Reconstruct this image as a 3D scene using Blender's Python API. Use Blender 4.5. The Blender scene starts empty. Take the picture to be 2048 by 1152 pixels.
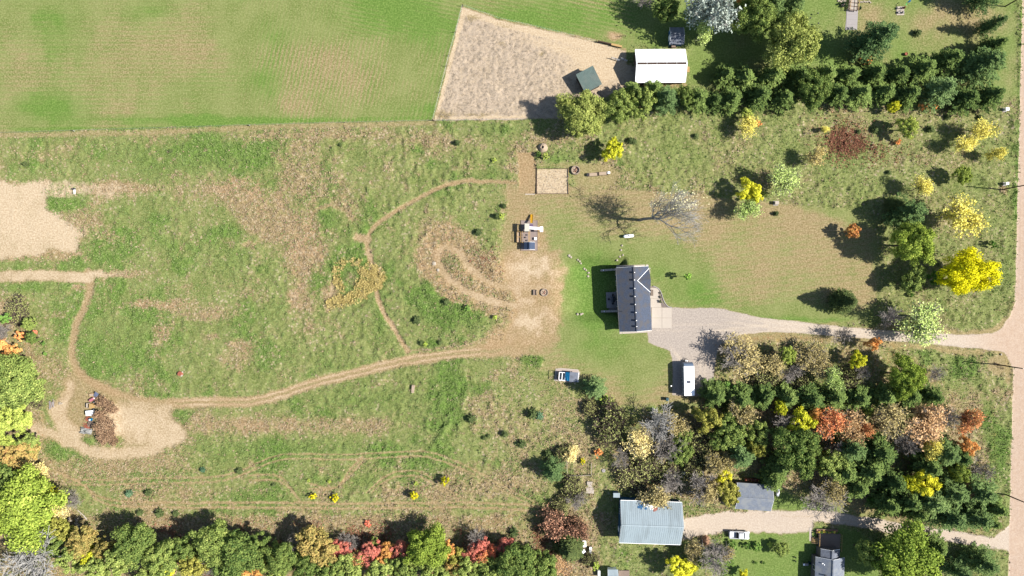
import bpy, math, random
import numpy as np
from mathutils import Vector, Matrix

R_ = random.Random(7)
SC = bpy.context.scene
COL = SC.collection
PI = math.pi
H = 170.0            # camera height, metres
S = 0.125            # metres on the ground per photograph pixel

# ------------------------------------------------------------------ camera
cam_d = bpy.data.cameras.new('camera')
cam = bpy.data.objects.new('camera', cam_d)
COL.objects.link(cam)
cam.location = (0, 0, H)
cam.rotation_euler = (0, 0, 0)
cam_d.sensor_width = 36
cam_d.lens = 18 * H / (1024 * S)
cam_d.clip_end = 6000
SC.camera = cam

# ------------------------------------------------------------------ light
SUN_EL = math.radians(44)
SUN_DIR = Vector((math.cos(SUN_EL) * 0.996, -math.cos(SUN_EL) * 0.087, math.sin(SUN_EL)))
world = bpy.data.worlds.new('World')
SC.world = world
world.use_nodes = True
nt = world.node_tree
bg = nt.nodes['Background']
sky = nt.nodes.new('ShaderNodeTexSky')
sky.sky_type = 'NISHITA'
sky.sun_disc = False
sky.sun_elevation = SUN_EL
sky.sun_rotation = math.atan2(SUN_DIR.x, SUN_DIR.y)
sky.air_density = 1.0
sky.dust_density = 0.6
nt.links.new(sky.outputs[0], bg.inputs[0])
bg.inputs[1].default_value = 0.07
sun_d = bpy.data.lights.new('sun', 'SUN')
sun_d.energy = 4.6
sun_d.angle = math.radians(0.5)
sun_d.color = (1.0, 0.96, 0.89)
sun = bpy.data.objects.new('sun', sun_d)
COL.objects.link(sun)
sun.rotation_euler = SUN_DIR.to_track_quat('Z', 'Y').to_euler()
SC.view_settings.view_transform = 'Standard'
SC.view_settings.look = 'None'
SC.view_settings.gamma = 1
SC.view_settings.use_curve_mapping = False
SC.view_settings.exposure = 1.33
try:
    SC.cycles.max_bounces = 6
    SC.cycles.transparent_max_bounces = 4
except Exception:
    pass

# ------------------------------------------------------------------ helpers
def lin(c):
    c = c / 255.0
    return c / 12.92 if c <= 0.04045 else ((c + 0.055) / 1.055) ** 2.4
KEXP = 2.5
def alb(r, g, b, k=KEXP):
    """real surface colour of something that reads as r,g,b (0-255) in full sun"""
    return (lin(r) / k, lin(g) / k, lin(b) / k, 1)

def P(px, py, h=0.0):
    """ground position under the point at height h that the photograph shows at px,py"""
    f = 1 - h / H
    return ((px - 1024) * S * f, (576 - py) * S * f)

MATS = {}
def mat(name, c, rough=0.8, var=0.18, scale=3.0, bump=0.0, metal=0.0, c2=None, c2amt=0.5, spec=0.3, stretch=None):
    """procedural material: base colour mottled by two noises"""
    if name in MATS: return MATS[name]
    m = bpy.data.materials.new(name); m.use_nodes = True
    t = m.node_tree; N = t.nodes; L = t.links
    b = N['Principled BSDF']
    b.inputs['Roughness'].default_value = rough
    b.inputs['Metallic'].default_value = metal
    b.inputs['Specular IOR Level'].default_value = spec
    tc = N.new('ShaderNodeTexCoord')
    mp = N.new('ShaderNodeMapping')
    if stretch: mp.inputs['Scale'].default_value = stretch
    L.new(tc.outputs['Object'], mp.inputs['Vector'])
    n1 = N.new('ShaderNodeTexNoise'); n1.inputs['Scale'].default_value = scale; n1.inputs['Detail'].default_value = 4
    n2 = N.new('ShaderNodeTexNoise'); n2.inputs['Scale'].default_value = scale * 0.23; n2.inputs['Detail'].default_value = 3
    L.new(mp.outputs[0], n1.inputs['Vector']); L.new(mp.outputs[0], n2.inputs['Vector'])
    mx = N.new('ShaderNodeMixRGB'); mx.blend_type = 'MIX'
    lo = tuple(x * (1 - var) for x in c[:3]) + (1,)
    hi = tuple(min(1, x * (1 + var)) for x in c[:3]) + (1,)
    mx.inputs[1].default_value = lo; mx.inputs[2].default_value = hi
    L.new(n1.outputs['Fac'], mx.inputs[0])
    out = mx
    if c2:
        m2 = N.new('ShaderNodeMixRGB'); m2.inputs[2].default_value = c2
        mr = N.new('ShaderNodeMapRange'); mr.inputs[1].default_value = 0.62 - 0.2 * c2amt; mr.inputs[2].default_value = 0.72 - 0.1 * c2amt
        L.new(n2.outputs['Fac'], mr.inputs[0]); L.new(mr.outputs[0], m2.inputs[0]); L.new(mx.outputs[0], m2.inputs[1])
        out = m2
    L.new(out.outputs[0], b.inputs['Base Color'])
    if bump:
        bp = N.new('ShaderNodeBump'); bp.inputs['Strength'].default_value = bump; bp.inputs['Distance'].default_value = 0.05
        L.new(n1.outputs['Fac'], bp.inputs['Height']); L.new(bp.outputs[0], b.inputs['Normal'])
    MATS[name] = m
    return m

def soft(c, k, ds=.10):
    q = alb(*c, k); l = .3 * q[0] + .6 * q[1] + .1 * q[2]
    return tuple(x * (1 - ds) + l * ds for x in q[:3]) + (1,)
def leafmat(name, ca, cb, cc=None, k=.8, transl=0.22, ds=.1):
    if name in MATS: return MATS[name]
    m = bpy.data.materials.new(name); m.use_nodes = True
    t = m.node_tree; N = t.nodes; L = t.links
    for n in list(N): N.remove(n)
    out = N.new('ShaderNodeOutputMaterial')
    g = N.new('ShaderNodeNewGeometry'); oi = N.new('ShaderNodeObjectInfo')
    tc = N.new('ShaderNodeTexCoord')
    nz = N.new('ShaderNodeTexNoise'); nz.inputs['Scale'].default_value = 0.55; nz.inputs['Detail'].default_value = 2
    L.new(tc.outputs['Object'], nz.inputs['Vector'])
    def math_(op, a, bb):
        n = N.new('ShaderNodeMath'); n.operation = op
        for i, v in enumerate((a, bb)):
            if isinstance(v, (int, float)): n.inputs[i].default_value = v
            else: L.new(v, n.inputs[i])
        return n.outputs[0]
    v = math_('MULTIPLY', g.outputs['Random Per Island'], 0.45)
    v = math_('ADD', v, math_('MULTIPLY', math_('SUBTRACT', nz.outputs['Fac'], 0.25), 0.75))
    v = math_('ADD', v, math_('MULTIPLY', math_('SUBTRACT', oi.outputs['Random'], 0.5), 0.35))
    cr = N.new('ShaderNodeValToRGB')
    e = cr.color_ramp.elements
    e[0].position = 0.1; e[0].color = soft(ca, k, ds)
    e[1].position = 0.72; e[1].color = soft(cb, k, ds)
    if cc:
        q = e.new(0.92); q.color = soft(cc, k, ds)
    L.new(v, cr.inputs[0])
    d = N.new('ShaderNodeBsdfDiffuse'); tr = N.new('ShaderNodeBsdfTranslucent')
    L.new(cr.outputs[0], d.inputs[0]); L.new(cr.outputs[0], tr.inputs[0])
    ms = N.new('ShaderNodeMixShader'); ms.inputs[0].default_value = transl
    L.new(d.outputs[0], ms.inputs[1]); L.new(tr.outputs[0], ms.inputs[2])
    L.new(ms.outputs[0], out.inputs[0])
    MATS[name] = m
    return m

class MB:
    """collects polygons; build() links them as one mesh object"""
    def __init__(s): s.v = []; s.f = []
    def face(s, pts):
        n = len(s.v); s.v += [tuple(p) for p in pts]; s.f.append(tuple(range(n, n + len(pts)))); return s
    def box(s, c, d, rz=0.0, top=1.0, M=None):
        x, y, z = d[0] / 2, d[1] / 2, d[2] / 2
        pts = [(-x, -y, -z), (x, -y, -z), (x, y, -z), (-x, y, -z), (-x * top, -y * top, z), (x * top, -y * top, z), (x * top, y * top, z), (-x * top, y * top, z)]
        cs, sn = math.cos(rz), math.sin(rz)
        n = len(s.v)
        for p in pts:
            if M is not None:
                q = M @ Vector(p); s.v.append((q.x + c[0], q.y + c[1], q.z + c[2]))
            else:
                s.v.append((p[0] * cs - p[1] * sn + c[0], p[0] * sn + p[1] * cs + c[1], p[2] + c[2]))
        for f in ((3, 2, 1, 0), (4, 5, 6, 7), (0, 1, 5, 4), (1, 2, 6, 5), (2, 3, 7, 6), (3, 0, 4, 7)):
            s.f.append(tuple(n + i for i in f))
        return s
    def prism(s, poly, z0, z1, inset=0.0):
        n = len(s.v); k = len(poly)
        cx = sum(p[0] for p in poly) / k; cy = sum(p[1] for p in poly) / k
        for p in poly: s.v.append((p[0], p[1], z0))
        for p in poly: s.v.append((cx + (p[0] - cx) * (1 - inset), cy + (p[1] - cy) * (1 - inset), z1))
        s.f.append(tuple(n + i for i in reversed(range(k)))); s.f.append(tuple(n + k + i for i in range(k)))
        for i in range(k):
            j = (i + 1) % k; s.f.append((n + i, n + j, n + k + j, n + k + i))
        return s
    def extrude(s, prof, axis_pts):
        """closed profile (list of (a,z)) swept from axis_pts[0] to [1] along y; a is x"""
        n = len(s.v); k = len(prof)
        for y in axis_pts:
            for a, z in prof: s.v.append((a, y, z))
        s.f.append(tuple(n + i for i in range(k))); s.f.append(tuple(n + k + i for i in reversed(range(k))))
        for i in range(k):
            j = (i + 1) % k; s.f.append((n + j, n + i, n + k + i, n + k + j))
        return s
    def tube(s, a, b, r0, r1=None, k=6, caps=True):
        a = Vector(a); b = Vector(b); r1 = r0 if r1 is None else r1
        d = b - a
        if d.length < 1e-6: return s
        d.normalize()
        u = d.orthogonal().normalized(); w = d.cross(u)
        n = len(s.v)
        for c, r in ((a, r0), (b, r1)):
            for i in range(k):
                t = 2 * PI * i / k
                s.v.append(tuple(c + u * (r * math.cos(t)) + w * (r * math.sin(t))))
        for i in range(k):
            j = (i + 1) % k; s.f.append((n + i, n + j, n + k + j, n + k + i))
        if caps:
            s.f.append(tuple(n + i for i in reversed(range(k)))); s.f.append(tuple(n + k + i for i in range(k)))
        return s
    def lathe(s, prof, k=16, c=(0, 0, 0)):
        """prof list of (r,z) bottom to top"""
        n = len(s.v); m = len(prof)
        for r, z in prof:
            for i in range(k):
                t = 2 * PI * i / k; s.v.append((c[0] + r * math.cos(t), c[1] + r * math.sin(t), c[2] + z))
        for q in range(m - 1):
            for i in range(k):
                j = (i + 1) % k; s.f.append((n + q * k + i, n + q * k + j, n + (q + 1) * k + j, n + (q + 1) * k + i))
        if prof[0][0] > 1e-4: s.f.append(tuple(n + i for i in reversed(range(k))))
        if prof[-1][0] > 1e-4: s.f.append(tuple(n + (m - 1) * k + i for i in range(k)))
        return s
    def mesh(s, name):
        me = bpy.data.meshes.new(name); me.from_pydata(s.v, [], s.f); me.update(); return me
    def build(s, name, m, parent=None, smooth=False, kind=None, loc=None):
        me = s.mesh(name)
        o = bpy.data.objects.new(name, me)
        if m: me.materials.append(m)
        if smooth: me.polygons.foreach_set('use_smooth', [True] * len(me.polygons))
        COL.objects.link(o)
        if parent: o.parent = parent
        if loc: o.location = loc
        if kind: o['kind'] = kind
        return o

def tag(o, label=None, cat=None, group=None, kind=None):
    if label: o['label'] = label
    if cat: o['category'] = cat
    if group: o['group'] = group
    if kind: o['kind'] = kind
    return o
def thing(name, label, cat, loc, rotz=0.0, group=None):
    o = bpy.data.objects.new(name, None); COL.objects.link(o)
    o.empty_display_size = 0.3
    o.location = loc if len(loc) == 3 else (loc[0], loc[1], gz(*loc))
    o.rotation_euler = (0, 0, rotz)
    return tag(o, label, cat, group)
def copy_tree(o, parent=None):
    c = o.copy(); COL.objects.link(c)
    if parent: c.parent = parent
    for ch in list(o.children): copy_tree(ch, c)
    return c
# ------------------------------------------------------------------ ground: one relief sheet, cut along its zones
rng = np.random.default_rng(11)
STEP = 0.33
def axis(half, outer):
    a = np.arange(-half, half + 1e-6, STEP)
    ext = []; x = half; d = STEP
    while x < outer:
        d *= 1.75; x += d; ext.append(x)
    ext = np.array(ext)
    return np.concatenate([-ext[::-1], a, ext])
gx = axis(135.3, 900); gy = axis(79.2, 900)
NX, NY = len(gx), len(gy)
GX, GY = np.meshgrid(gx, gy)
PX = (GX / S + 1024).ravel(); PY = (576 - GY / S).ravel()
NV = NX * NY

def vnoise(x, y, seed):
    r = np.random.default_rng(seed).random((256, 256))
    xi = np.floor(x).astype(np.int64); yi = np.floor(y).astype(np.int64)
    fx = x - xi; fy = y - yi
    fx = fx * fx * (3 - 2 * fx); fy = fy * fy * (3 - 2 * fy)
    x0 = xi & 255; x1 = (xi + 1) & 255; y0 = yi & 255; y1 = (yi + 1) & 255
    return (r[y0, x0] * (1 - fx) + r[y0, x1] * fx) * (1 - fy) + (r[y1, x0] * (1 - fx) + r[y1, x1] * fx) * fy
def fbm(scale, oct_, seed, x=None, y=None):
    x = PX if x is None else x; y = PY if y is None else y
    t = 0; a = 1; tot = 0
    for o in range(oct_):
        t = t + a * vnoise(x / scale * 2 ** o + 17.3 * o, y / scale * 2 ** o + 9.1 * o, seed + o); tot += a; a *= 0.55
    return t / tot
def sstep(a, b, x):
    t = np.clip((x - a) / (b - a), 0, 1); return t * t * (3 - 2 * t)
WX = (fbm(26, 3, 101) - 0.5) * 14 + (fbm(7, 2, 121) - .5) * 6; WY = (fbm(26, 3, 151) - 0.5) * 14 + (fbm(7, 2, 171) - .5) * 6     # wobble of edges, px
def seg_d(x, y, a, b):
    dx, dy = b[0] - a[0], b[1] - a[1]
    t = np.clip(((x - a[0]) * dx + (y - a[1]) * dy) / (dx * dx + dy * dy + 1e-9), 0, 1)
    return np.hypot(x - a[0] - t * dx, y - a[1] - t * dy)
def smooth_line(pts, n=5):
    """Catmull-Rom"""
    out = []
    q = [pts[0]] + list(pts) + [pts[-1]]
    for i in range(1, len(q) - 2):
        p0, p1, p2, p3 = (np.array(q[j], float) for j in (i - 1, i, i + 1, i + 2))
        for k in range(n):
            t = k / n
            out.append(tuple(0.5 * (2 * p1 + (p2 - p0) * t + (2 * p0 - 5 * p1 + 4 * p2 - p3) * t * t + (3 * p1 - p0 - 3 * p2 + p3) * t ** 3)))
    out.append(tuple(pts[-1])); return out
def stroke(pts, w, soft=4, wob=0.4, curve=True):
    if curve: pts = smooth_line(pts)
    xs = [p[0] for p in pts]; ys = [p[1] for p in pts]; m = w + soft + 16
    I = np.nonzero((PX > min(xs) - m) & (PX < max(xs) + m) & (PY > min(ys) - m) & (PY < max(ys) + m))[0]
    x = PX[I] + WX[I] * wob; y = PY[I] + WY[I] * wob
    d = np.full(len(I), 1e9)
    for a, b in zip(pts[:-1], pts[1:]): d = np.minimum(d, seg_d(x, y, a, b))
    out = np.zeros(NV); out[I] = sstep(w + soft, w - soft, d); return out
def poly(pts, soft=4, wob=0.5, curve=False):
    if curve: pts = smooth_line(list(pts) + [pts[0]])[:-1]
    xs = [p[0] for p in pts]; ys = [p[1] for p in pts]; m = soft + 16
    I = np.nonzero((PX > min(xs) - m) & (PX < max(xs) + m) & (PY > min(ys) - m) & (PY < max(ys) + m))[0]
    x = PX[I] + WX[I] * wob; y = PY[I] + WY[I] * wob
    d = np.full(len(I), 1e9); ins = np.zeros(len(I), bool)
    n = len(pts)
    for i in range(n):
        a, b = pts[i], pts[(i + 1) % n]
        d = np.minimum(d, seg_d(x, y, a, b))
        c = ((a[1] > y) != (b[1] > y))
        xx = (b[0] - a[0]) * (y - a[1]) / ((b[1] - a[1]) if b[1] != a[1] else 1e-9) + a[0]
        ins ^= c & (x < xx)
    sd = np.where(ins, d, -d)
    out = np.zeros(NV); out[I] = sstep(-soft, soft, sd); return out
def blob(cx, cy, rx, ry, rot=0):
    c, s_ = math.cos(math.radians(rot)), math.sin(math.radians(rot))
    x = PX + WX - cx; y = PY + WY - cy
    u = (x * c + y * s_) / rx; v = (-x * s_ + y * c) / ry
    return np.exp(-(u * u + v * v))

n_big = fbm(150, 4, 1); n_mid = fbm(45, 4, 21); n_sm = fbm(14, 3, 41); n_fine = fbm(6, 2, 61)
sand = np.zeros(NV); dirt = np.zeros(NV); dry = np.zeros(NV); lush = np.zeros(NV)
grav = np.zeros(NV); tall = np.ones(NV); rust = np.zeros(NV); gold = np.zeros(NV)
def mx(a, b, m): return a * (1 - m) + b * m
BIG = 9000
# meadow everywhere by default
dry = 0.10 + 0.66 * sstep(0.45, 0.78, n_mid * 0.5 + n_big * 0.5)
lush = 1.0 * sstep(0.5, 0.75, fbm(60, 4, 31))
dry += 0.4 * sstep(0.55, 0.75, n_sm) * 0.8
for (cx, cy, rx, ry, a) in ((480, 380, 90, 30, .7), (560, 460, 70, 40, .6), (620, 500, 40, 60, .75), (600, 600, 30, 50, .6), (320, 610, 80, 10, .8), (430, 630, 45, 15, .6),
        (330, 655, 25, 25, .5), (320, 700, 14, 40, .4), (490, 690, 25, 14, .8), (470, 720, 40, 20, .5), (690, 850, 110, 18, .6), (480, 850, 110, 22, .6), (1000, 830, 80, 50, .35),
        (250, 375, 80, 14, .8), (240, 550, 50, 8, .8), (700, 420, 40, 30, .4), (590, 270, 160, 10, .6), (850, 280, 60, 10, .5), (870, 300, 30, 25, .3), (860, 460, 30, 40, .5),
        (1150, 900, 130, 80, .25), (620, 1045, 420, 18, .8), (1010, 960, 90, 30, .5), (900, 985, 130, 20, .45), (230, 930, 120, 25, .45), (360, 985, 180, 15, .35), (1340, 335, 90, 4, .5),
        (660, 590, 14, 24, .9), (580, 1060, 500, 14, .5), (100, 740, 40, 40, .4), (105, 640, 30, 60, .25), (1500, 330, 200, 20, .15)):
    q_ = blob(cx, cy, rx, ry); dry += a * q_; dirt += .45 * a * q_ * (.4 + 1.2 * n_sm) * (PX < 760)
for (cx, cy, rx, ry, a) in ((355, 315, 120, 35, .7), (1000, 260, 60, 14, .4), (320, 440, 22, 12, 1.0), (455, 462, 28, 14, 1.1), (650, 440, 32, 28, .9), (540, 370, 40, 18, .7),
        (900, 600, 60, 30, .9), (920, 630, 70, 25, .7), (640, 560, 25, 40, .8), (470, 510, 40, 40, .45), (140, 410, 35, 18, .9), (250, 690, 120, 60, .45), (560, 900, 260, 24, .55),
        (740, 800, 120, 26, .4), (900, 800, 20, 45, .9), (870, 850, 30, 14, .8), (760, 640, 14, 40, .7), (720, 740, 60, 25, .3), (40, 575, 60, 8, .6), (1900, 620, 60, 40, .5), (1930, 740, 40, 25, .5), (1110, 320, 40, 18, .6),
        (690, 960, 90, 20, .4), (1250, 770, 40, 25, .4), (560, 600, 60, 60, .25)):
    lush += a * blob(cx, cy, rx, ry); dry -= 0.7 * a * blob(cx, cy, rx, ry)
# hay field with mowing lines
m_hay = poly([(-BIG, 266), (0, 265), (500, 250), (866, 240), (925, 14), (1000, 40), (1190, 84), (1255, 100), (1300, 60), (1300, -BIG), (-BIG, -BIG)], 2, 0.15)
hd = 0.04 + 0.36 * sstep(0.38, 0.72, fbm(120, 4, 71)) + 0.22 * (n_mid - .5) + .2 * (n_sm - .5)
for (cx, cy, rx, ry, a) in ((350, 100, 120, 30, .5), (560, 200, 90, 30, .5), (650, 130, 80, 40, .4), (60, 100, 60, 60, .4), (420, 30, 120, 20, .3), (700, 160, 60, 60, .3), (240, 220, 80, 20, .25)):
    hd += .38 * a * blob(cx, cy, rx, ry)
hl = 0.3 * sstep(.45, .75, fbm(80, 3, 77))
for (cx, cy, rx, ry, a) in ((780, 30, 110, 40, .9), (90, 215, 60, 25, .8), (110, 50, 60, 70, .5), (300, 20, 50, 20, .5), (530, 170, 30, 30, .7), (430, 240, 220, 8, .9), (850, 220, 70, 12, .6), (540, 60, 40, 40, .4), (1080, 50, 180, 40, .9)):
    hl += a * blob(cx, cy, rx, ry); hd -= 0.8 * a * blob(cx, cy, rx, ry)
hl *= .45 + 1.1 * fbm(24, 3, 79); hd += .25 * (fbm(12, 3, 81) - .5)
d1 = (PX * 0.968 + PY * 0.25); d2 = (PY - PX * 0.22)
wdiag = sstep(430, 560, PX); wtop = sstep(640, 720, PX) * sstep(90, 50, PY)
st = np.sin(d1 * 2 * PI / 8.3 + n_mid * 3) * wdiag * (1 - wtop) * 0.28 + np.sin(d2 * 2 * PI / 8.6) * wtop * 0.34 + np.sin(PY * 2 * PI / 9 + n_big * 4) * (1 - wdiag) * 0.12
hd += st * 0.95; hl -= st * 0.9
dry = mx(dry, hd, m_hay); lush = mx(lush, hl, m_hay); tall *= 1 - 0.93 * m_hay
e = stroke([(-300, 272), (0, 270), (300, 266), (500, 255), (866, 246)], 6, 4, .3, False); dry = mx(dry, 0.75, e * .8); tall *= 1 - e * 0.7
e = stroke([(-300, 262), (0, 261), (300, 257), (500, 245), (860, 236)], 5, 4, .3, False); lush += e * .5
# house lawn
m_lawn = poly([(1015, 372), (1145, 372), (1222, 380), (1240, 378), (1400, 392), (1565, 405), (1705, 420), (1735, 450), (1755, 470), (1755, 600), (1735, 640), (1650, 655), (1430, 700), (1435, 800), (1330, 812), (1230, 812), (1180, 760), (1080, 740), (1090, 716), (1000, 700), (1015, 660), (1040, 610), (1010, 560), (1000, 470), (1015, 420)], 4, 0.5)
ld = 0.66 + 0.5 * (n_big - .5) + 0.5 * (n_mid - .5)
for (cx, cy, rx, ry, a) in ((1195, 600, 75, 100, 1.0), (1230, 520, 100, 30, .7), (1380, 570, 70, 45, .7), (1330, 520, 60, 40, .35), (1280, 500, 90, 50, .18), (1240, 700, 100, 35, .75), (1290, 740, 60, 40, .6), (1600, 630, 200, 16, .75), (1130, 500, 60, 40, .4), (1110, 440, 60, 40, .25), (1560, 610, 90, 30, .35), (1150, 660, 60, 50, .5)):
    ld -= a * blob(cx, cy, rx, ry)
for (cx, cy, rx, ry, a) in ((1050, 610, 50, 90, .45), (1000, 690, 140, 18, .3), (1060, 430, 40, 50, .25)): ld += a * blob(cx, cy, rx, ry)
ll = 0.15 * sstep(.5, .7, n_mid)
for (cx, cy, rx, ry, a) in ((1200, 600, 60, 90, .95), (1380, 575, 60, 32, .6), (1320, 530, 40, 30, .3), (1250, 700, 90, 25, .4), (1560, 640, 160, 8, .8), (1420, 600, 60, 20, .7), (1180, 540, 60, 30, .5)):
    ll += a * blob(cx, cy, rx, ry)
ll *= .5 + 1.0 * fbm(24, 3, 83); ld += .35 * (n_sm - .5) - .02
ld += np.sin((PY + PX * .12) * 2 * PI / 11 + n_mid * 4) * 0.09
dry = mx(dry, ld, m_lawn); lush = mx(lush, ll, m_lawn); tall *= 1 - 0.93 * m_lawn
# scraped tan ground on the lawn's left
for (cx, cy, rx, ry, a) in ((1070, 530, 60, 32, .9), (1060, 645, 52, 34, .75), (1040, 600, 50, 40, .3), (1170, 520, 8, 6, .0)):
    b_ = a * blob(cx, cy, rx, ry) * m_lawn; dirt += b_ * (0.7 + 0.7 * (n_sm - .5)); sand += b_ * .5 * (.6 + n_sm)
# top right lawn
m_l2 = poly([(1560, -400), (2036, -400), (2036, 190), (1990, 205), (1900, 205), (1600, 190), (1480, 130), (1500, 60), (1560, 30)], 8, 1)
dry = mx(dry, 0.2 + 0.8 * (n_mid - .5), m_l2); lush = mx(lush, 0.45 + 0.9 * (n_big - .5), m_l2); tall *= 1 - 0.9 * m_l2
for (cx, cy, rx, ry, a) in ((1745, 35, 40, 40, .5), (1850, 70, 40, 60, .3), (1960, 50, 50, 40, .4), (1900, 15, 60, 30, .3)): dry += a * blob(cx, cy, rx, ry) * m_l2; gold += .35 * a * blob(cx, cy, rx, ry) * m_l2
m_l4 = poly([(1260, -400), (1560, -400), (1560, 60), (1440, 170), (1380, 172), (1372, 95), (1270, 95)], 8, 1); tall *= 1 - .9 * m_l4
lush = mx(lush, .5, m_l4); dry = mx(dry, .15 + .6 * (n_mid - .5), m_l4)
e = stroke([(2050, -200), (2046, 0), (2040, 250), (2030, 420)], 5, 4, .3); lush += e * .9
# bottom right lawn
m_l3 = poly([(1440, 1075), (1500, 1062), (1620, 1060), (1640, 1052), (1720, 1062), (1760, 1100), (1740, 1600), (1440, 1600), (1470, 1110)], 4, .8)
m_l3 = np.maximum(m_l3, poly([(1540, 965), (1600, 1000), (1680, 970), (1770, 1020), (1790, 1045), (1620, 1020), (1545, 1022)], 4, .8))
dry = mx(dry, 0.1 + .7 * (n_mid - .5), m_l3); lush = mx(lush, .6 + .5 * (n_mid - .5), m_l3); tall *= 1 - .9 * m_l3
# woods floor
m_w = poly([(1430, 670), (1640, 672), (1780, 690), (1880, 740), (1960, 860), (1990, 980), (2010, 1070), (1800, 1050), (1560, 985), (1560, 960), (1400, 1000), (1230, 985), (1190, 840), (1330, 812), (1430, 800)], 12, 1.5)
dry = mx(dry, .55 + 1.2 * (n_mid - .5), m_w); dirt = mx(dirt, .35 * sstep(.45, .7, n_sm) + .1, m_w); gold = mx(gold, .25 * sstep(.5, .7, fbm(30, 3, 91)), m_w); lush *= 1 - .6 * m_w
m_s = poly([(1080, 1010), (1190, 1030), (1190, 1200), (-300, 1300), (-300, 600), (0, 600), (60, 640), (80, 720), (100, 900), (130, 1000), (200, 1055), (400, 1060), (640, 1045), (900, 1050)], 12, 1.5)
dry = mx(dry, .7 + 1.1 * (n_mid - .5), m_s * .85); dirt = mx(dirt, .4 * sstep(.45, .7, n_sm) + .1, m_s * .8); gold += .3 * sstep(.5, .7, fbm(30, 3, 93)) * m_s
rust += .5 * sstep(.5, .75, fbm(40, 3, 95)) * poly([(200, 1050), (1060, 1040), (1190, 1080), (1190, 1200), (200, 1200)], 12, 1.5)
m_x = poly([(1090, 880), (1200, 840), (1230, 985), (1100, 1010)], 15, 1.5); dry = mx(dry, .6 + 1.2 * (n_mid - .5), m_x * .8); gold += .2 * m_x * n_sm
# scrub between pines and lawn on the right
m_r = poly([(1245, 235), (2020, 215), (2030, 700), (1760, 640), (1740, 460), (1560, 400), (1245, 370)], 10, 1)
dry = mx(dry, .26 + .9 * (n_mid - .5), m_r); lush = mx(lush, .25 * sstep(.5, .7, fbm(50, 3, 97)), m_r)
rust += 1.0 * blob(1690, 283, 42, 34) * (.5 + n_sm * .8) + .45 * blob(1760, 305, 50, 20) * n_sm * 1.4
gold += .5 * blob(2000, 360, 16, 60) * n_sm + .5 * blob(1985, 560, 14, 30) * n_sm + .6 * blob(1990, 900, 14, 70) * n_sm + .3 * blob(1985, 800, 20, 60) * n_sm
lush *= 1 - .5 * m_r * (1 - sstep(1860, 1900, PX)); 
# orange stained grass verges of the driveway
for pts in ([(1440, 690), (1530, 676), (1680, 678), (1800, 690), (1960, 706)], [(1760, 652), (1900, 664), (1985, 662), (2010, 640)], [(1990, 700), (2015, 720), (2018, 760)]):
    e = stroke(pts, 7, 5, .8); gold += .3 * e; dry = mx(dry, .7, e); tall *= 1 - e * .8
e = stroke([(1995, 730), (1995, 731)], 20, 5, .5); dry = mx(dry, .75, e); gold += .15 * e; tall *= 1 - e * .9
e = stroke([(2005, 379), (2005, 380)], 8, 4, .5); dry = mx(dry, .8, e)
# goldenrod ring
g_ = np.zeros(NV)
for pts, w in (([(690, 528), (676, 545), (672, 565), (682, 580)], 5), ([(665, 612), (690, 600), (715, 590), (740, 570), (760, 560), (752, 540)], 11), ([(735, 535), (735, 560), (722, 580)], 12), ([(690, 525), (715, 522)], 5)):
    g_ = np.maximum(g_, stroke(pts, w, 5, 1.2))
gold += .28 * g_ * (.4 + 1.1 * n_sm); GOLDROD = g_.copy()
dry += .5 * blob(705, 560, 16, 14)
# sand and dirt
m_pad = poly([(925, 13), (1000, 40), (1100, 62), (1190, 84), (1252, 102), (1250, 130), (1275, 135), (1275, 168), (1230, 186), (1120, 236), (1050, 240), (868, 240)], 2.5, 0.3)
pd = .45 + 1.4 * (n_sm - .5) + .9 * (n_mid - .5)
sm = np.clip(blob(1205, 130, 75, 50) + .6 * blob(1100, 90, 90, 12, 15), 0, 1)
edge = np.maximum.reduce([stroke([(929, 18), (872, 236)], 5, 2, .2, False), stroke([(929, 22), (1000, 46), (1100, 70), (1200, 95)], 8, 3, .3, False), stroke([(900, 236), (1060, 233)], 3, 2, .2, False)])
sand = mx(sand, np.clip(.72 + pd * .25 + edge, 0, 1), m_pad); dirt = mx(dirt, .35 + .7 * (n_sm - .45) * (1 - edge) + sm * .15, m_pad)
PADSTUB = m_pad * (1 - np.clip(sm * 1.4 + edge, 0, 1))
dry = mx(dry, .9, m_pad); tall *= 1 - m_pad; lush *= 1 - m_pad
for (cx, cy, rx, ry, a) in ((945, 35, 20, 8, .8), (885, 228, 18, 8, .9), (1010, 50, 30, 6, .5), (1085, 108, 10, 5, .6), (900, 130, 5, 8, .5), (960, 230, 40, 4, .6), (1000, 90, 8, 4, .4)): sand -= a * blob(cx, cy, rx, ry) * m_pad; dirt -= a * blob(cx, cy, rx, ry) * m_pad; lush += .4 * a * blob(cx, cy, rx, ry) * m_pad
# paddock outer lip
e = stroke([(925, 13), (1000, 38), (1190, 82), (1250, 98)], 2, 2, .6, False); dirt = np.maximum(dirt, e * .7)
m_lsand = poly([(-400, 350), (0, 362), (60, 366), (92, 372), (96, 398), (92, 415), (118, 432), (162, 462), (150, 490), (160, 505), (110, 500), (60, 515), (0, 520), (-400, 540)], 9, 1.3)
sand = mx(sand, .78 + .5 * (n_mid - .5) + .3 * (n_sm - .5), m_lsand); dry = mx(dry, .9, m_lsand); tall *= 1 - .9 * m_lsand; lush *= 1 - m_lsand
e = stroke([(60, 376), (150, 380), (240, 380), (330, 374)], 15, 10, 1.4) * sstep(340, 150, PX); sand += e * (.35 + .6 * n_sm); dirt += .4 * e
e = stroke([(-100, 500), (60, 510), (150, 505), (230, 505)], 10, 8, 1.2) * sstep(250, 100, PX); dirt += .5 * e; dry += .4 * e
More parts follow.
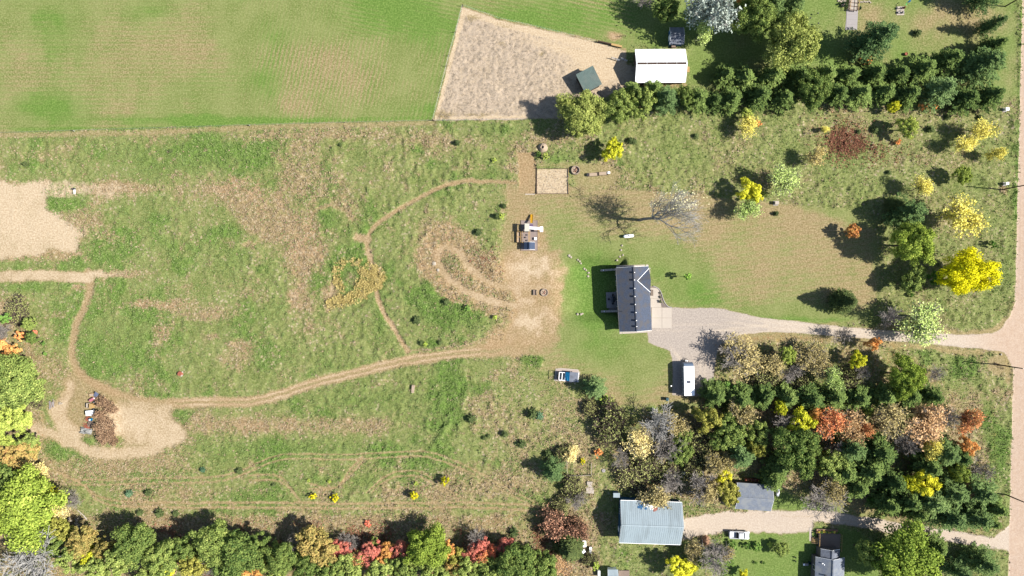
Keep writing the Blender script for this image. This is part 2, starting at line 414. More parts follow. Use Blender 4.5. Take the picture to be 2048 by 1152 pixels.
e = stroke([(100, 430), (170, 455), (190, 470)], 16, 14, 2) * sstep(230, 140, PX); sand += .5 * e * n_sm * 1.6; dirt += .3 * e
e = stroke([(180, 548), (240, 550), (296, 549)], 7, 6, 1.2) * sstep(310, 200, PX); sand = np.maximum(sand, e * .75 * (.4 + n_sm)); dirt = np.maximum(dirt, .6 * e); dry = mx(dry, .8, e); tall *= 1 - .7 * e
e = np.maximum(poly([(990, 500), (1125, 495), (1140, 540), (1115, 580), (1124, 640), (1100, 700), (1000, 706), (940, 700), (1000, 650), (1020, 600), (1000, 560)], 16, 2.0), .55 * poly([(1015, 380), (1050, 385), (1075, 420), (1100, 500), (1000, 510), (1000, 450)], 14, 2)); dirt = np.maximum(dirt, e * (.64 + .7 * (n_sm - .5) + .5 * (n_mid - .5))); sand += e * .22 * sstep(.35, .7, n_sm); dry = mx(dry, .8, e * .8); lush *= 1 - e; tall *= 1 - .6 * e
for (cx, cy, rx, ry, a) in ((480, 375, 60, 22, .5), (545, 410, 40, 20, .5), (610, 500, 40, 40, .5), (590, 600, 18, 40, .55), (490, 485, 50, 8, .5), (700, 850, 90, 12, .4), (520, 850, 80, 16, .4), (320, 608, 70, 8, .4)): q_ = a * blob(cx, cy, rx, ry) * sstep(.35, .65, n_sm); dirt += q_; sand += .6 * q_
PATHS = np.zeros(NV)
def path(pts, w, soft=4, s=.5, d=.8, wob=.35, k=1.0):
    global sand, dirt, dry, tall, lush, PATHS
    e = stroke(pts, w, soft, wob) * k
    s = s * (.5 + n_mid); d = d * (.8 + .4 * (n_mid - .3))
    sand = np.maximum(sand, e * s * (.8 + .5 * (n_sm - .5))); dirt = np.maximum(dirt, e * d * (.9 + .4 * (n_sm - .5))); dry = mx(dry, .85, e); tall *= 1 - .92 * e; lush *= 1 - e
    PATHS = np.maximum(PATHS, e); return e
path([(-400, 560), (0, 553), (60, 550), (130, 553), (178, 556)], 11, 4, .72, .6)
path([(176, 545), (182, 570), (172, 610), (154, 645), (146, 690), (150, 730), (185, 765), (250, 792), (330, 806), (420, 804), (500, 803), (570, 786), (640, 762), (720, 744), (800, 724), (870, 713), (950, 707), (1040, 704)], 8, 6, .25, .62)
path([(340, 806), (420, 804), (500, 803), (570, 786), (640, 762), (720, 744), (800, 724), (870, 713)], 10, 7, .36, .8)
path([(850, 718), (930, 702), (1010, 690), (1110, 680)], 9, 8, .12, .55, .6, .8)
path([(1030, 366), (985, 364), (935, 362), (890, 372), (845, 393), (800, 418), (765, 440), (742, 462), (733, 485), (737, 510), (744, 535)], 4.2, 3, .06, .62)
path([(715, 475), (735, 480)], 8, 6, .35, .7)
path([(738, 500), (745, 540)], 6, 4, .4, .7)
path([(752, 578), (758, 600), (770, 630), (790, 660), (806, 685), (815, 702)], 5, 3, .35, .85)
path([(655, 620), (660, 600), (664, 580), (668, 562)], 5, 4, .4, .5)
path([(622, 450), (632, 425), (655, 413), (685, 418), (704, 438)], 4, 4, .15, .55, .8, .8)
for off in (-5, 5):
    e = stroke([(350, 806 + off), (420, 804 + off), (500, 803 + off), (570, 786 + off), (640, 762 + off), (720, 744 + off), (800, 724 + off), (870, 713 + off), (960, 703 + off)], 2.2, 1.8, .25); sand = np.maximum(sand, .55 * e * (.4 + n_mid)); dirt = np.maximum(dirt, .9 * e)
e = stroke([(350, 806), (420, 804), (500, 803), (570, 786), (640, 762), (720, 744), (800, 724), (870, 713), (1000, 700)], 2, 2, .5); dirt -= .45 * e * n_sm * 2; sand -= .3 * e; dry -= .25 * e * n_sm
e = stroke([(690, 762), (600, 790), (540, 804)], 5, 5, 1); sand += .3 * e * n_sm
# the lane along the bottom and wheel ruts
for off in (-5, 5):
    path([(120, 945), (165, 968), (205, 1000 + off), (300, 1010 + off), (520, 1010 + off), (760, 1012 + off), (950, 1010 + off), (1090, 1020 + off), (1180, 1045)], 2.6, 2, .25, .75, .3, .85)
    for pts in ([(150, 965 + off), (300, 962 + off), (450, 955 + off), (560, 915 + off), (690, 914 + off), (800, 908 + off), (860, 910 + off), (930, 935 + off), (1010, 978 + off), (1070, 1008 + off)],
                [(620, 973 + off), (670, 975), (700, 945 + off), (725, 918 + off)],
                [(740 + off, 985), (765, 962 + off), (800, 947 + off), (845, 950 + off), (890, 978 + off), (930, 1002 + off)],
                [(500, 955 + off), (560, 958 + off), (600, 1000)]):
        e = stroke(pts, 2, 1.4, .2); dirt = np.maximum(dirt, .42 * e * (.5 + n_mid)); dry = mx(dry, .8, e * .9); lush *= 1 - e; tall *= 1 - .8 * e
e = stroke([(1000, 600), (1010, 630), (990, 665), (930, 690), (820, 702)], 1.5, 2, .5); dry = mx(dry, .9, e)
# bottom-left turning circle
for pts, w in (([(70, 858), (110, 868), (150, 890), (200, 905), (260, 905), (330, 890), (360, 872)], 13), ([(235, 840), (280, 850), (330, 868)], 32), ([(115, 820), (130, 850), (150, 870)], 16), ([(140, 770), (125, 810)], 10)):
    e = stroke(pts, w, 8, 1.0); sand = np.maximum(sand, e * (.62 + .4 * (n_sm - .5) + .2 * (n_mid - .5))); dirt = np.maximum(dirt, e * .5); dry = mx(dry, .9, e); tall *= 1 - e; lush *= 1 - e; PATHS = np.maximum(PATHS, e)
e = poly([(232, 798), (300, 800), (345, 812), (340, 850), (372, 872), (330, 892), (250, 890), (245, 850)], 12, 1.5); sand = np.maximum(sand, e * (.5 + .5 * (n_sm - .5))); dirt = np.maximum(dirt, .45 * e); dry = mx(dry, .9, e); tall *= 1 - .9 * e; lush *= 1 - e
e = poly([(120, 760), (150, 740), (240, 780), (240, 860), (130, 870), (112, 830)], 10, 1.5); dry = mx(dry, .8, e); dirt += .22 * e; tall *= 1 - .7 * e; lush *= 1 - e
# bike loop and its mound
m_loop = poly([(850, 455), (900, 440), (945, 470), (1010, 530), (1020, 600), (1000, 640), (950, 620), (890, 600), (845, 560), (832, 500)], 12, 1.3)
dirt = np.maximum(dirt, m_loop * (.58 + .9 * (n_sm - .45))); dry = mx(dry, .8, m_loop * .8)
path([(1120, 572), (1050, 576), (1000, 572), (965, 556), (940, 535), (920, 508), (900, 494), (882, 498), (876, 515), (885, 540), (910, 566), (950, 590), (1000, 606), (1070, 618), (1110, 640)], 8, 6, .45, .8, .5)
e = blob(975, 525, 38, 22, 30); rust += .2 * e * (.6 + n_sm * .6); lush *= 1 - e
lush += .9 * blob(908, 524, 20, 14); dirt -= .4 * blob(908, 524, 20, 14); dirt -= .3 * blob(975, 500, 30, 20); 
e = blob(965, 606, 35, 14); sand += .35 * e * n_sm * 1.5
# vegetable plot
m_gar = poly([(1074, 338), (1136, 338), (1137, 387), (1073, 387)], 1.5, .1)
sand = mx(sand, .8 + .6 * (n_fine - .5), m_gar); dirt = mx(dirt, .55 + .6 * (n_sm - .5), m_gar); tall *= 1 - m_gar; lush *= 1 - m_gar
m_gs = poly([(1036, 305), (1065, 305), (1072, 340), (1073, 388), (1036, 388)], 3, .5); gold += .25 * m_gs; dirt = np.maximum(dirt, .55 * m_gs * (.6 + n_sm)); dry = mx(dry, .85, m_gs); tall *= 1 - .9 * m_gs
e = poly([(1040, 326), (1200, 326), (1240, 345), (1225, 375), (1150, 385), (1140, 340)], 6, 1); dry = mx(dry, .7, e * .8); tall *= 1 - .9 * e; dirt += .4 * blob(1190, 365, 30, 8); lush *= 1 - .8 * e
# play-set surround and top gate scrape
for (cx, cy, rx, ry, a) in ((1060, 470, 24, 36, .55), (1230, 74, 16, 9, 1.0), (1255, 152, 20, 18, .9), (1230, 140, 40, 30, .3), (1130, 752, 36, 22, .55), (1410, 1080, 14, 14, 1.2), (155, 578, 12, 5, .8)):
    b_ = a * blob(cx, cy, rx, ry); dirt += b_; sand += .35 * b_; dry = np.maximum(dry, b_)
m_hf = poly([(1276, 166), (1376, 166), (1376, 175), (1270, 178)], 3, .5); dirt = np.maximum(dirt, m_hf * .6); gold += .3 * m_hf
# gravel: drive, yard, road, lower lane
m_drv = poly([(1300, 656), (1344, 616), (1400, 616), (1450, 619), (1520, 635), (1600, 644), (1700, 655), (1800, 663), (1900, 668), (1985, 668), (2006, 655), (2020, 630), (2030, 600), (2050, 600), (2045, 740), (2026, 735), (2010, 706), (1980, 700), (1900, 692), (1800, 683), (1700, 674), (1600, 666), (1530, 664), (1470, 672), (1440, 690), (1430, 720), (1426, 792), (1344, 792), (1346, 725), (1340, 702), (1296, 684), (1296, 664)], 3, .35)
rdx = 2044.5 - PY * 0.0245
m_road = sstep(-2, 1.5, PX - rdx + WX * .12) * sstep(2, -1.5, PX - rdx - 62 + WX * .12)
m_ln = stroke([(2060, 1082), (1990, 1086), (1940, 1078), (1880, 1068), (1800, 1058), (1720, 1043), (1640, 1033), (1560, 1034), (1460, 1040), (1370, 1052)], 11, 4, .5)
m_ln = np.maximum(m_ln, poly([(1366, 1036), (1450, 1022), (1560, 1022), (1625, 1030), (1625, 1064), (1560, 1066), (1470, 1062), (1400, 1072), (1366, 1080)], 5, .8))
m_ln = np.maximum(m_ln, poly([(1985, 1076), (2010, 1055), (2030, 1040), (2030, 1110), (2010, 1100), (1985, 1096)], 4, .5))
PINK = np.maximum.reduce([m_road, m_drv * sstep(1900, 2020, PX), m_ln * .15])
grav = np.maximum.reduce([m_drv, m_road, m_ln])
dry = mx(dry, .9, grav); tall *= 1 - grav; lush *= 1 - grav; gold *= 1 - grav * .9; rust *= 1 - grav
LIGHT = np.clip(m_drv * sstep(1430, 1620, PX) * .9 + m_road * .55 + m_ln * .9, 0, 1)
u = PX - rdx
LIGHT += m_road * (.5 * np.exp(-((u - 10) / 1.6) ** 2) + .4 * np.exp(-((u - 19) / 1.6) ** 2) - .3 * np.exp(-((u - 15) / 3) ** 2)) + m_road * .2 * (n_mid - .5)
for off in (-5, 5):
    LIGHT += .3 * stroke([(1450, 640 + off), (1560, 652 + off), (1700, 664 + off), (1900, 680 + off), (2000, 684 + off)], 2, 2, .2) * m_drv
    e = stroke([(1990, 1086 + off), (1880, 1068 + off), (1800, 1058 + off), (1720, 1043 + off), (1640, 1033 + off)], 2.5, 2, .2); LIGHT += .3 * e * m_ln
e = stroke([(1880, 1068), (1800, 1058), (1720, 1044), (1640, 1034), (1560, 1032)], 2, 2, .4) * m_ln; grav -= .45 * e; dirt = np.maximum(dirt, .5 * e)
for k_, pts in enumerate(([(1310, 640), (1360, 636), (1430, 640), (1530, 652)], [(1310, 655), (1370, 655), (1440, 655), (1540, 656)], [(1372, 790), (1370, 740), (1380, 690), (1420, 662), (1530, 654)], [(1408, 790), (1404, 740), (1410, 700), (1440, 668), (1540, 658)], [(1330, 680), (1380, 670), (1450, 660)], [(1345, 700), (1365, 730), (1360, 790)])):
    for off in (-6, 6): LIGHT += (.4 if k_ % 2 else -.35) * stroke([(a_ + off * .7, b_ + off) for a_, b_ in pts], 2.2, 2, .3) * m_drv
for k_ in range(5): LIGHT += (.35, -.4)[k_ % 2] * stroke([(2036 + 3.5 * k_ - 6, -100), (2022 + 3.5 * k_ + 6, 560), (2010 + 3.5 * k_ + 4, 1260)], 1.4, 1.2, .25) * m_road
for k_, pts in enumerate(([(2040, 600), (2020, 650), (1990, 672), (1920, 676)], [(2040, 760), (2024, 710), (1990, 690), (1920, 684)])): LIGHT += .5 * stroke(pts, 2.5, 2, .3) * m_drv
LIGHT += (n_mid - .5) * .45 + (n_sm - .5) * .25
# ---- relief
z = np.zeros(NV)
tall = np.clip(tall, 0, 1)
lump = fbm(9, 3, 201); lump2 = fbm(5, 2, 231)
tw = tall * sstep(.25, .6, fbm(55, 3, 211) + .25 * lush) * (1 - np.clip(dirt, 0, 1) * .7)
z += tall * .14 * lump + (tw * .95 * np.clip(lump - .35, 0, 1) + tw * .34 * (lump2 - .4)) * (.6 + .4 * sstep(500, 900, PX))
z += (1 - tall) * .05 * (lump2 - .5) * (1 - .8 * np.clip(grav, 0, 1))
z += (.30 * (n_sm - .5) + .34 * (lump2 - .5)) * np.clip(PADSTUB, 0, 1)
z += 1.1 * blob(212, 848, 20, 34) + .5 * blob(915, 530, 20, 12) + .8 * blob(975, 525, 32, 18, 30) + .7 * blob(1411, 1080, 9, 12) + .6 * blob(890, 860, 40, 5, -55)
# walk-out hollow on the left of the house
hx = sstep(1095, 1185, PX) * sstep(1256, 1246, PX); hy = sstep(508, 536, PY) * sstep(650, 620, PY)
z -= 2.3 * hx * hy
fade = np.clip(1.2 - np.maximum(np.abs(GX.ravel()) - 136, np.abs(GY.ravel()) - 80) / 40, 0, 1)
z *= np.where((np.abs(GX.ravel()) > 136) | (np.abs(GY.ravel()) > 80), fade * .3, 1)
z = np.minimum(z, 2.5)
ZG = z.reshape(NY, NX)
def gz(x, y):
    i = int(np.clip(np.searchsorted(gx, x), 1, NX - 1)); j = int(np.clip(np.searchsorted(gy, y), 1, NY - 1))
    return float(ZG[j - 1:j + 1, i - 1:i + 1].mean())

# ---- ground material
def ground_material():
    m = bpy.data.materials.new('ground_cover'); m.use_nodes = True
    t = m.node_tree; N = t.nodes; L = t.links
    b = N['Principled BSDF']; b.inputs['Roughness'].default_value = 0.95; b.inputs['Specular IOR Level'].default_value = 0.1
    geo = N.new('ShaderNodeNewGeometry')
    def noise(scale, det=4, rough=.6, stretch=None):
        n = N.new('ShaderNodeTexNoise'); n.inputs['Scale'].default_value = scale; n.inputs['Detail'].default_value = det; n.inputs['Roughness'].default_value = rough
        if stretch:
            mp = N.new('ShaderNodeMapping'); mp.inputs['Scale'].default_value = stretch; L.new(geo.outputs['Position'], mp.inputs[0]); L.new(mp.outputs[0], n.inputs['Vector'])
        else: L.new(geo.outputs['Position'], n.inputs['Vector'])
        return n.outputs['Fac']
    def M(op, a, bb=None):
        n = N.new('ShaderNodeMath'); n.operation = op
        for i, v in enumerate((a, bb)):
            if v is None: continue
            if isinstance(v, (int, float)): n.inputs[i].default_value = v
            else: L.new(v, n.inputs[i])
        return n.outputs[0]
    def ss(v, lo, hi):
        n = N.new('ShaderNodeMapRange'); n.interpolation_type = 'SMOOTHSTEP'
        n.inputs[1].default_value = lo; n.inputs[2].default_value = hi; L.new(v, n.inputs[0]); return n.outputs[0]
    def mixc(f, a, c):
        n = N.new('ShaderNodeMixRGB')
        if isinstance(f, (int, float)): n.inputs[0].default_value = f
        else: L.new(f, n.inputs[0])
        for i, v in ((1, a), (2, c)):
            if isinstance(v, tuple): n.inputs[i].default_value = v
            else: L.new(v, n.inputs[i])
        return n.outputs[0]
    nA = noise(.9, 4); nB = noise(2.6, 4, .7); nC = noise(.16, 3); nD = noise(6.5, 3, .7)
    brk = M('ADD', M('MULTIPLY', nA, .55), M('MULTIPLY', nB, .45))
    brk2 = M('ADD', M('MULTIPLY', nA, .3), M('MULTIPLY', nB, .7))
    def att(nm):
        a = N.new('ShaderNodeAttribute'); a.attribute_name = nm; s_ = N.new('ShaderNodeSeparateColor'); L.new(a.outputs['Color'], s_.inputs[0])
        return s_.outputs[0], s_.outputs[1], s_.outputs[2], a.outputs['Alpha']
    a_sand, a_dirt, a_dry, a_lush = att('cover_a'); a_grav, a_tall, a_rust, a_gold = att('cover_b'); a_pink, a_light, a_stub, _ = att('cover_c')
    kt = M('ADD', .42, M('MULTIPLY', a_tall, .58))
    def layer(base, mask, col, src=brk, k=1.5, w=.34):
        v = M('ADD', mask, M('MULTIPLY', M('MULTIPLY', M('SUBTRACT', src, .5), k), kt)); return mixc(ss(v, .5 - w, .5 + w), base, col)
    g = mixc(ss(nC, .35, .65), alb(126, 142, 70), alb(150, 158, 92))
    g = mixc(ss(nB, .35, .7), g, alb(170, 176, 114))
    g = layer(g, a_lush, mixc(ss(nB, .4, .65), alb(108, 143, 60), alb(144, 172, 88)), brk2, 1.2, .45)
    dryc = mixc(ss(nB, .35, .68), alb(160, 140, 96), alb(206, 184, 142))
    g = layer(g, a_dry, dryc, brk2, 1.5, .4)
    g = layer(g, a_rust, mixc(ss(nD, .35, .65), alb(112, 72, 52), alb(165, 112, 88)), brk2, 1.6, .25)
    g = layer(g, a_gold, mixc(ss(nD, .35, .65), alb(182, 146, 80), alb(218, 186, 112)), brk2, 1.6, .3)
    g = layer(g, a_dirt, mixc(ss(nB, .35, .68), alb(178, 146, 104), alb(214, 184, 144)), brk, 1.3, .4)
    sandc = mixc(ss(nB, .3, .7), alb(218, 190, 152), alb(243, 222, 190))
    sandc = mixc(M('MULTIPLY', a_stub, ss(brk2, .44, .56)), sandc, mixc(ss(nD, .4, .6), alb(184, 162, 138), alb(222, 202, 178)))
    sandc = mixc(M('MULTIPLY', a_stub, .5), sandc, alb(232, 212, 188))
    g = layer(g, a_sand, sandc, brk, 1.2, .4)
    gv = mixc(ss(nB, .3, .7), alb(194, 180, 168), alb(216, 202, 188))
    gv2 = mixc(ss(nB, .3, .7), alb(226, 206, 184), alb(240, 224, 204))
    gv = mixc(a_light, gv, gv2)
    gv = mixc(M('MULTIPLY', a_pink, .6), gv, mixc(ss(nA, .3, .7), alb(214, 176, 146), alb(228, 196, 170)))
    g = layer(g, a_grav, gv, brk2, .7, .3)
    # pale straw flecks in the rough grass
    vo = N.new('ShaderNodeTexVoronoi'); vo.inputs['Scale'].default_value = .95; L.new(geo.outputs['Position'], vo.inputs['Vector'])
    fl = M('MULTIPLY', ss(vo.outputs['Distance'], .34, .2), M('MULTIPLY', a_tall, ss(M('ADD', nC, M('MULTIPLY', a_dry, .35)), .5, .72)))
    g = mixc(M('MULTIPLY', fl, .75), g, alb(226, 206, 172))
    # grain
    val = M('ADD', .54, M('MULTIPLY', M('ADD', M('MULTIPLY', nB, .55), M('MULTIPLY', nD, .45)), .92))
    hs = N.new('ShaderNodeHueSaturation'); L.new(g, hs.inputs['Color']); L.new(val, hs.inputs['Value'])
    L.new(hs.outputs[0], b.inputs['Base Color'])
    bp = N.new('ShaderNodeBump'); bp.inputs['Distance'].default_value = .35
    L.new(M('ADD', .12, M('MULTIPLY', a_tall, .5)), bp.inputs['Strength'])
    L.new(M('ADD', M('MULTIPLY', nB, .7), M('MULTIPLY', nD, .3)), bp.inputs['Height']); L.new(bp.outputs[0], b.inputs['Normal'])
    return m
GROUND_MAT = ground_material()
cl = lambda a: np.clip(a, 0, 1)
CA = np.stack([cl(sand), cl(dirt), cl(dry), cl(lush)], 1).astype(np.float32)
CB = np.stack([cl(grav), tall, cl(rust), cl(gold)], 1).astype(np.float32)
CC = np.stack([cl(PINK), cl(LIGHT), cl(PADSTUB), np.ones(NV)], 1).astype(np.float32)
VCO = np.stack([GX.ravel(), GY.ravel(), z], 1).astype(np.float32)
zone = np.zeros(NV, np.int32)                       # 0 meadow
for k_, m_ in enumerate((m_hay, m_lawn, np.maximum.reduce([m_l2, m_l3]), m_pad, np.maximum(m_lsand, 0), PATHS, np.maximum(m_drv, 0), m_ln, m_road)):
    zone[m_ > .5] = k_ + 1
ii = np.arange(NX - 1)[None, :] + np.arange(NY - 1)[:, None] * NX
Q = np.stack([ii, ii + 1, ii + 1 + NX, ii + NX], -1).reshape(-1, 4)
QZ = np.maximum.reduce([zone[Q[:, i]] for i in range(4)])
for k_, nm in enumerate(('meadow', 'hay_field', 'lawn', 'garden_lawn', 'sand_paddock', 'sand_patch', 'dirt_path', 'gravel_driveway', 'dirt_driveway', 'gravel_road')):
    q = Q[QZ == k_]
    if not len(q): continue
    vid, inv = np.unique(q, return_inverse=True)
    me = bpy.data.meshes.new(nm)
    me.vertices.add(len(vid)); me.vertices.foreach_set('co', VCO[vid].ravel())
    nq = len(q)
    me.loops.add(nq * 4); me.loops.foreach_set('vertex_index', inv.ravel().astype(np.int32))
    me.polygons.add(nq); me.polygons.foreach_set('loop_start', np.arange(0, nq * 4, 4, dtype=np.int32))
    me.polygons.foreach_set('use_smooth', np.ones(nq, bool))
    for an, arr in (('cover_a', CA), ('cover_b', CB), ('cover_c', CC)):
        at = me.attributes.new(an, 'FLOAT_COLOR', 'POINT'); at.data.foreach_set('color', arr[vid].ravel())
    me.update(calc_edges=True)
    me.materials.append(GROUND_MAT)
    o = bpy.data.objects.new(nm, me); COL.objects.link(o); o['kind'] = 'structure'

# ---- grass tufts and weeds: nobody could count them
INF = (np.abs(GX.ravel()) < 133) & (np.abs(GY.ravel()) < 77)
def tufts(name, prob, n, rmin, rmax, hmin, hmax, m, seed, blades=4):
    r = np.random.default_rng(seed)
    p = np.where(INF, np.clip(prob, 0, None), 0); p = p / p.sum()
    idx = r.choice(NV, n, p=p)
    bx = VCO[idx, 0] + r.uniform(-.2, .2, n); by = VCO[idx, 1] + r.uniform(-.2, .2, n); bz = VCO[idx, 2] - .05
    vs = np.zeros((n, blades, 3, 3), np.float32)
    rad = r.uniform(rmin, rmax, n); hh = r.uniform(hmin, hmax, n)
    for k in range(blades):
        a = r.uniform(0, 2 * PI, n); ca, sa = np.cos(a), np.sin(a); w = rad * r.uniform(.45, .8, n)
        ox, oy = ca * rad * .25, sa * rad * .25
        vs[:, k, 0] = np.stack([bx + ox - sa * w * .5, by + oy + ca * w * .5, bz + hh * .35], 1)
        vs[:, k, 1] = np.stack([bx + ox + sa * w * .5, by + oy - ca * w * .5, bz + hh * .35 * r.uniform(.6, 1.3, n)], 1)
        vs[:, k, 2] = np.stack([bx + ca * rad * r.uniform(.7, 1.3, n), by + sa * rad, bz + hh * r.uniform(.5, 1.1, n)], 1)
    V = vs.reshape(-1, 3); nt_ = n * blades
    me = bpy.data.meshes.new(name)
    me.vertices.add(len(V)); me.vertices.foreach_set('co', V.ravel())
    me.loops.add(nt_ * 3); me.loops.foreach_set('vertex_index', np.arange(nt_ * 3, dtype=np.int32))
    me.polygons.add(nt_); me.polygons.foreach_set('loop_start', np.arange(0, nt_ * 3, 3, dtype=np.int32))
    me.update(calc_edges=True); me.materials.append(m)
    o = bpy.data.objects.new(name, me); COL.objects.link(o); return o
off_woods = 1 - .7 * np.maximum(m_w, m_s)
o = tufts('meadow_grass', sstep(.25, .7, tall) * (.25 + cl(lush)) * (1 - cl(dirt)) * (1 - .5 * cl(dry)), 80000, .12, .36, .2, .6, leafmat('grass_blades', (112, 136, 66), (156, 174, 100), (198, 202, 144), 1.45, .2), 5, 3)
tag(o, 'rough green grass clumps growing across the unmown meadow', 'grass', kind='stuff')
o = tufts('dry_grass', sstep(.25, .7, tall) * (.06 + sstep(.25, .8, dry)) * (1 - .5 * cl(grav)), 34000, .16, .42, .22, .55, leafmat('straw_blades', (172, 146, 108), (224, 202, 164), (244, 232, 206), 1.7, .2), 6)
tag(o, 'dry straw coloured grass tufts scattered through the meadow', 'dry grass', kind='stuff')
o = tufts('goldenrod', GOLDROD * (.15 + n_sm * sstep(.4, .6, fbm(10, 2, 311))), 2200, .2, .42, .4, .95, leafmat('goldenrod_heads', (168, 150, 84), (212, 192, 118), (232, 218, 164), 1.2, .2), 8, 5)
tag(o, 'ring of yellow goldenrod weeds where two footpaths meet', 'weeds', kind='stuff')
o = tufts('red_weeds', cl(rust) ** 1.3 * sstep(.25, .7, tall), 5500, .15, .4, .25, .6, leafmat('rust_weeds', (136, 88, 68), (184, 128, 98), (208, 164, 132), 1.6, .2), 9)
tag(o, 'rust red weeds growing in patches of scrub', 'weeds', kind='stuff')
o = tufts('stubble', PADSTUB + .4 * m_gar, 14000, .10, .26, .08, .2, leafmat('stubble_straw', (150, 134, 112), (232, 214, 190), None, 1.7, .1), 10, 3)
tag(o, 'trampled dry stubble over the sand of the fenced paddock', 'stubble', kind='stuff')
o = tufts('fallen_leaves', cl(gold) * (np.maximum(m_w, m_s)) + .15 * np.maximum(m_w, m_s), 12000, .12, .3, .05, .18, leafmat('leaf_litter', (150, 108, 68), (206, 156, 98), (226, 188, 116), 1.7, .1), 12, 3)
tag(o, 'brown and orange fallen leaves covering the woodland floor', 'leaf litter', kind='stuff')
# ------------------------------------------------------------------ trees: prototypes (trunk + crown) copied with shared meshes
def quads_mesh(name, C, U, V):
    """leaf quads: centre C, half axes U,V (n,3)"""
    n = len(C)
    vs = np.stack([C - U - V * .6, C + U - V * .8, C + U * .75 + V, C - U * .9 + V * .8], 1).astype(np.float32).reshape(-1, 3)
    me = bpy.data.meshes.new(name)
    me.vertices.add(n * 4); me.vertices.foreach_set('co', vs.ravel())
    me.loops.add(n * 4); me.loops.foreach_set('vertex_index', np.arange(n * 4, dtype=np.int32))
    me.polygons.add(n); me.polygons.foreach_set('loop_start', np.arange(0, n * 4, 4, dtype=np.int32))
    me.update(calc_edges=True); me.materials.append(None); return me
def unit(v): return v / (np.linalg.norm(v, axis=1, keepdims=True) + 1e-9)
def leaf_axes(r, nrm, size):
    n = len(nrm)
    d = unit(nrm + r.normal(0, .55, (n, 3)))
    u = unit(np.cross(d, r.normal(0, 1, (n, 3)))); w = np.cross(d, u)
    s1 = size * r.uniform(.6, 1.25, (n, 1)); s2 = size * r.uniform(.5, 1.0, (n, 1))
    return u * s1, w * s2

def round_crown(seed, R, Hh, npuff, nleaf, size, z0=.28, spread=.9, flat=0.):
    """puffs of leaves on an uneven crown; returns mesh and puff centres"""
    r = np.random.default_rng(seed)
    Cs, Ns, cents = [], [], []
    lob = r.uniform(0, 2 * PI, 4); la = r.uniform(.06, .17, 4)
    for i in range(npuff):
        t = r.uniform(0, 2 * PI); f = math.acos(1 - 1.55 * r.uniform(0, 1))
        rad = r.uniform(.55, .98) if r.random() < .82 else r.uniform(.2, .55)
        k = 1 + sum(la[j] * math.cos((j + 2) * t + lob[j]) for j in range(4))
        d = np.array([math.sin(f) * math.cos(t) * k, math.sin(f) * math.sin(t) * k, math.cos(f)])
        c = d * rad * np.array([R * spread, R * spread, Hh * (1 - z0) * .5]); c[2] += Hh * (z0 + (1 - z0) * .5)
        cents.append(c)
        pr = R * r.uniform(.10, .22)
        q = unit(r.normal(0, 1, (nleaf, 3)) + np.array([0, 0, .25])) * (pr * r.uniform(.45, 1.1, (nleaf, 1)))
        q[:, 2] *= .75
        Cs.append(c + q); Ns.append(unit(q) + d * .5 + np.array([0, 0, .35]))
    C = np.concatenate(Cs); Nn = unit(np.concatenate(Ns))
    U, V = leaf_axes(r, Nn, size)
    return quads_mesh('crown', C, U, V), cents
def limb_trunk(seed, cents, R, Hh, r0, nl=9):
    rr = random.Random(seed); mb = MB()
    fork = Hh * .3
    mb.tube((0, 0, -.4), (0, 0, fork), r0, r0 * .72, 7)
    mb.tube((0, 0, fork), (R * .03, -R * .02, Hh * .8), r0 * .7, r0 * .15, 6)
    for c in rr.sample(cents, min(nl, len(cents))):
        a = Vector((0, 0, fork * rr.uniform(.8, 1.5))); b = Vector(c); mid = a.lerp(b, .5) + Vector((0, 0, R * .08))
        mb.tube(a, mid, r0 * .42, r0 * .25, 5, False); mb.tube(mid, b, r0 * .25, r0 * .06, 4, False)
    return mb.mesh('trunk')
def pine_crown(seed, R, Hh, levels, per, cl_, size, droop=.12, power=.8, tuft=3, ragged=.22):
    r = np.random.default_rng(seed); Cs, Ds, Ns = [], [], []; br = []
    for L_ in range(levels):
        f = (L_ + .5) / levels                      # 0 bottom, 1 top
        z_ = Hh * (.12 + .86 * f); rad = R * min(1, (1 - f) ** power * 1.08 + .05) * (1 if f > .12 else .85)
        nb = max(4, int(per * (.55 + .6 * (1 - f)))); off = r.uniform(0, 2 * PI)
        for b in range(nb):
            t = off + 2 * PI * b / nb + r.normal(0, .16); ln = rad * r.uniform(1 - ragged * 1.6, 1 + ragged)
            d = np.array([math.cos(t), math.sin(t), 0]); rise = (.30 * f - droop * (1 - f)) * ln
            br.append(((0, 0, z_), tuple(d * ln * .9 + np.array([0, 0, z_ + rise]))))
            m = max(3, int(cl_ * (.3 + .7 * ln / R)))
            s = np.linspace(.18, 1, m)
            for q in s:
                base = d * ln * q + np.array([0, 0, z_ + rise * q * q + r.normal(0, .05) * R * .3])
                side = np.cross(d, [0, 0, 1.]); wd = ln * .22 * (1.12 - q) + .08 * R
                for k in range(tuft):
                    o = side * r.uniform(-1, 1) * wd + np.array([0, 0, r.uniform(-.05, .06) * R])
                    Cs.append(base + o); Ds.append(unit((d * r.uniform(.6, 1.2) + side * r.normal(0, .6) + np.array([0, 0, r.normal(.15, .3)]))[None])[0])
                    Ns.append(unit((np.array([0, 0, 1.]) + d * .45 + r.normal(0, .35, 3))[None])[0])
    C = np.array(Cs); D = np.array(Ds); Nn = np.array(Ns); n = len(C)
    W = unit(np.cross(D, Nn))
    return quads_mesh('crown', C, D * size * r.uniform(.9, 1.7, (n, 1)), W * size * r.uniform(.35, .6, (n, 1))), br
def pine_trunk(br, Hh, r0, seed):
    rr = random.Random(seed); mb = MB(); mb.tube((0, 0, -.4), (0, 0, Hh * .97), r0, .03, 7)
    for a, b in rr.sample(br, min(16, len(br))): mb.tube(a, b, .06, .02, 3, False)
    return mb.mesh('trunk')
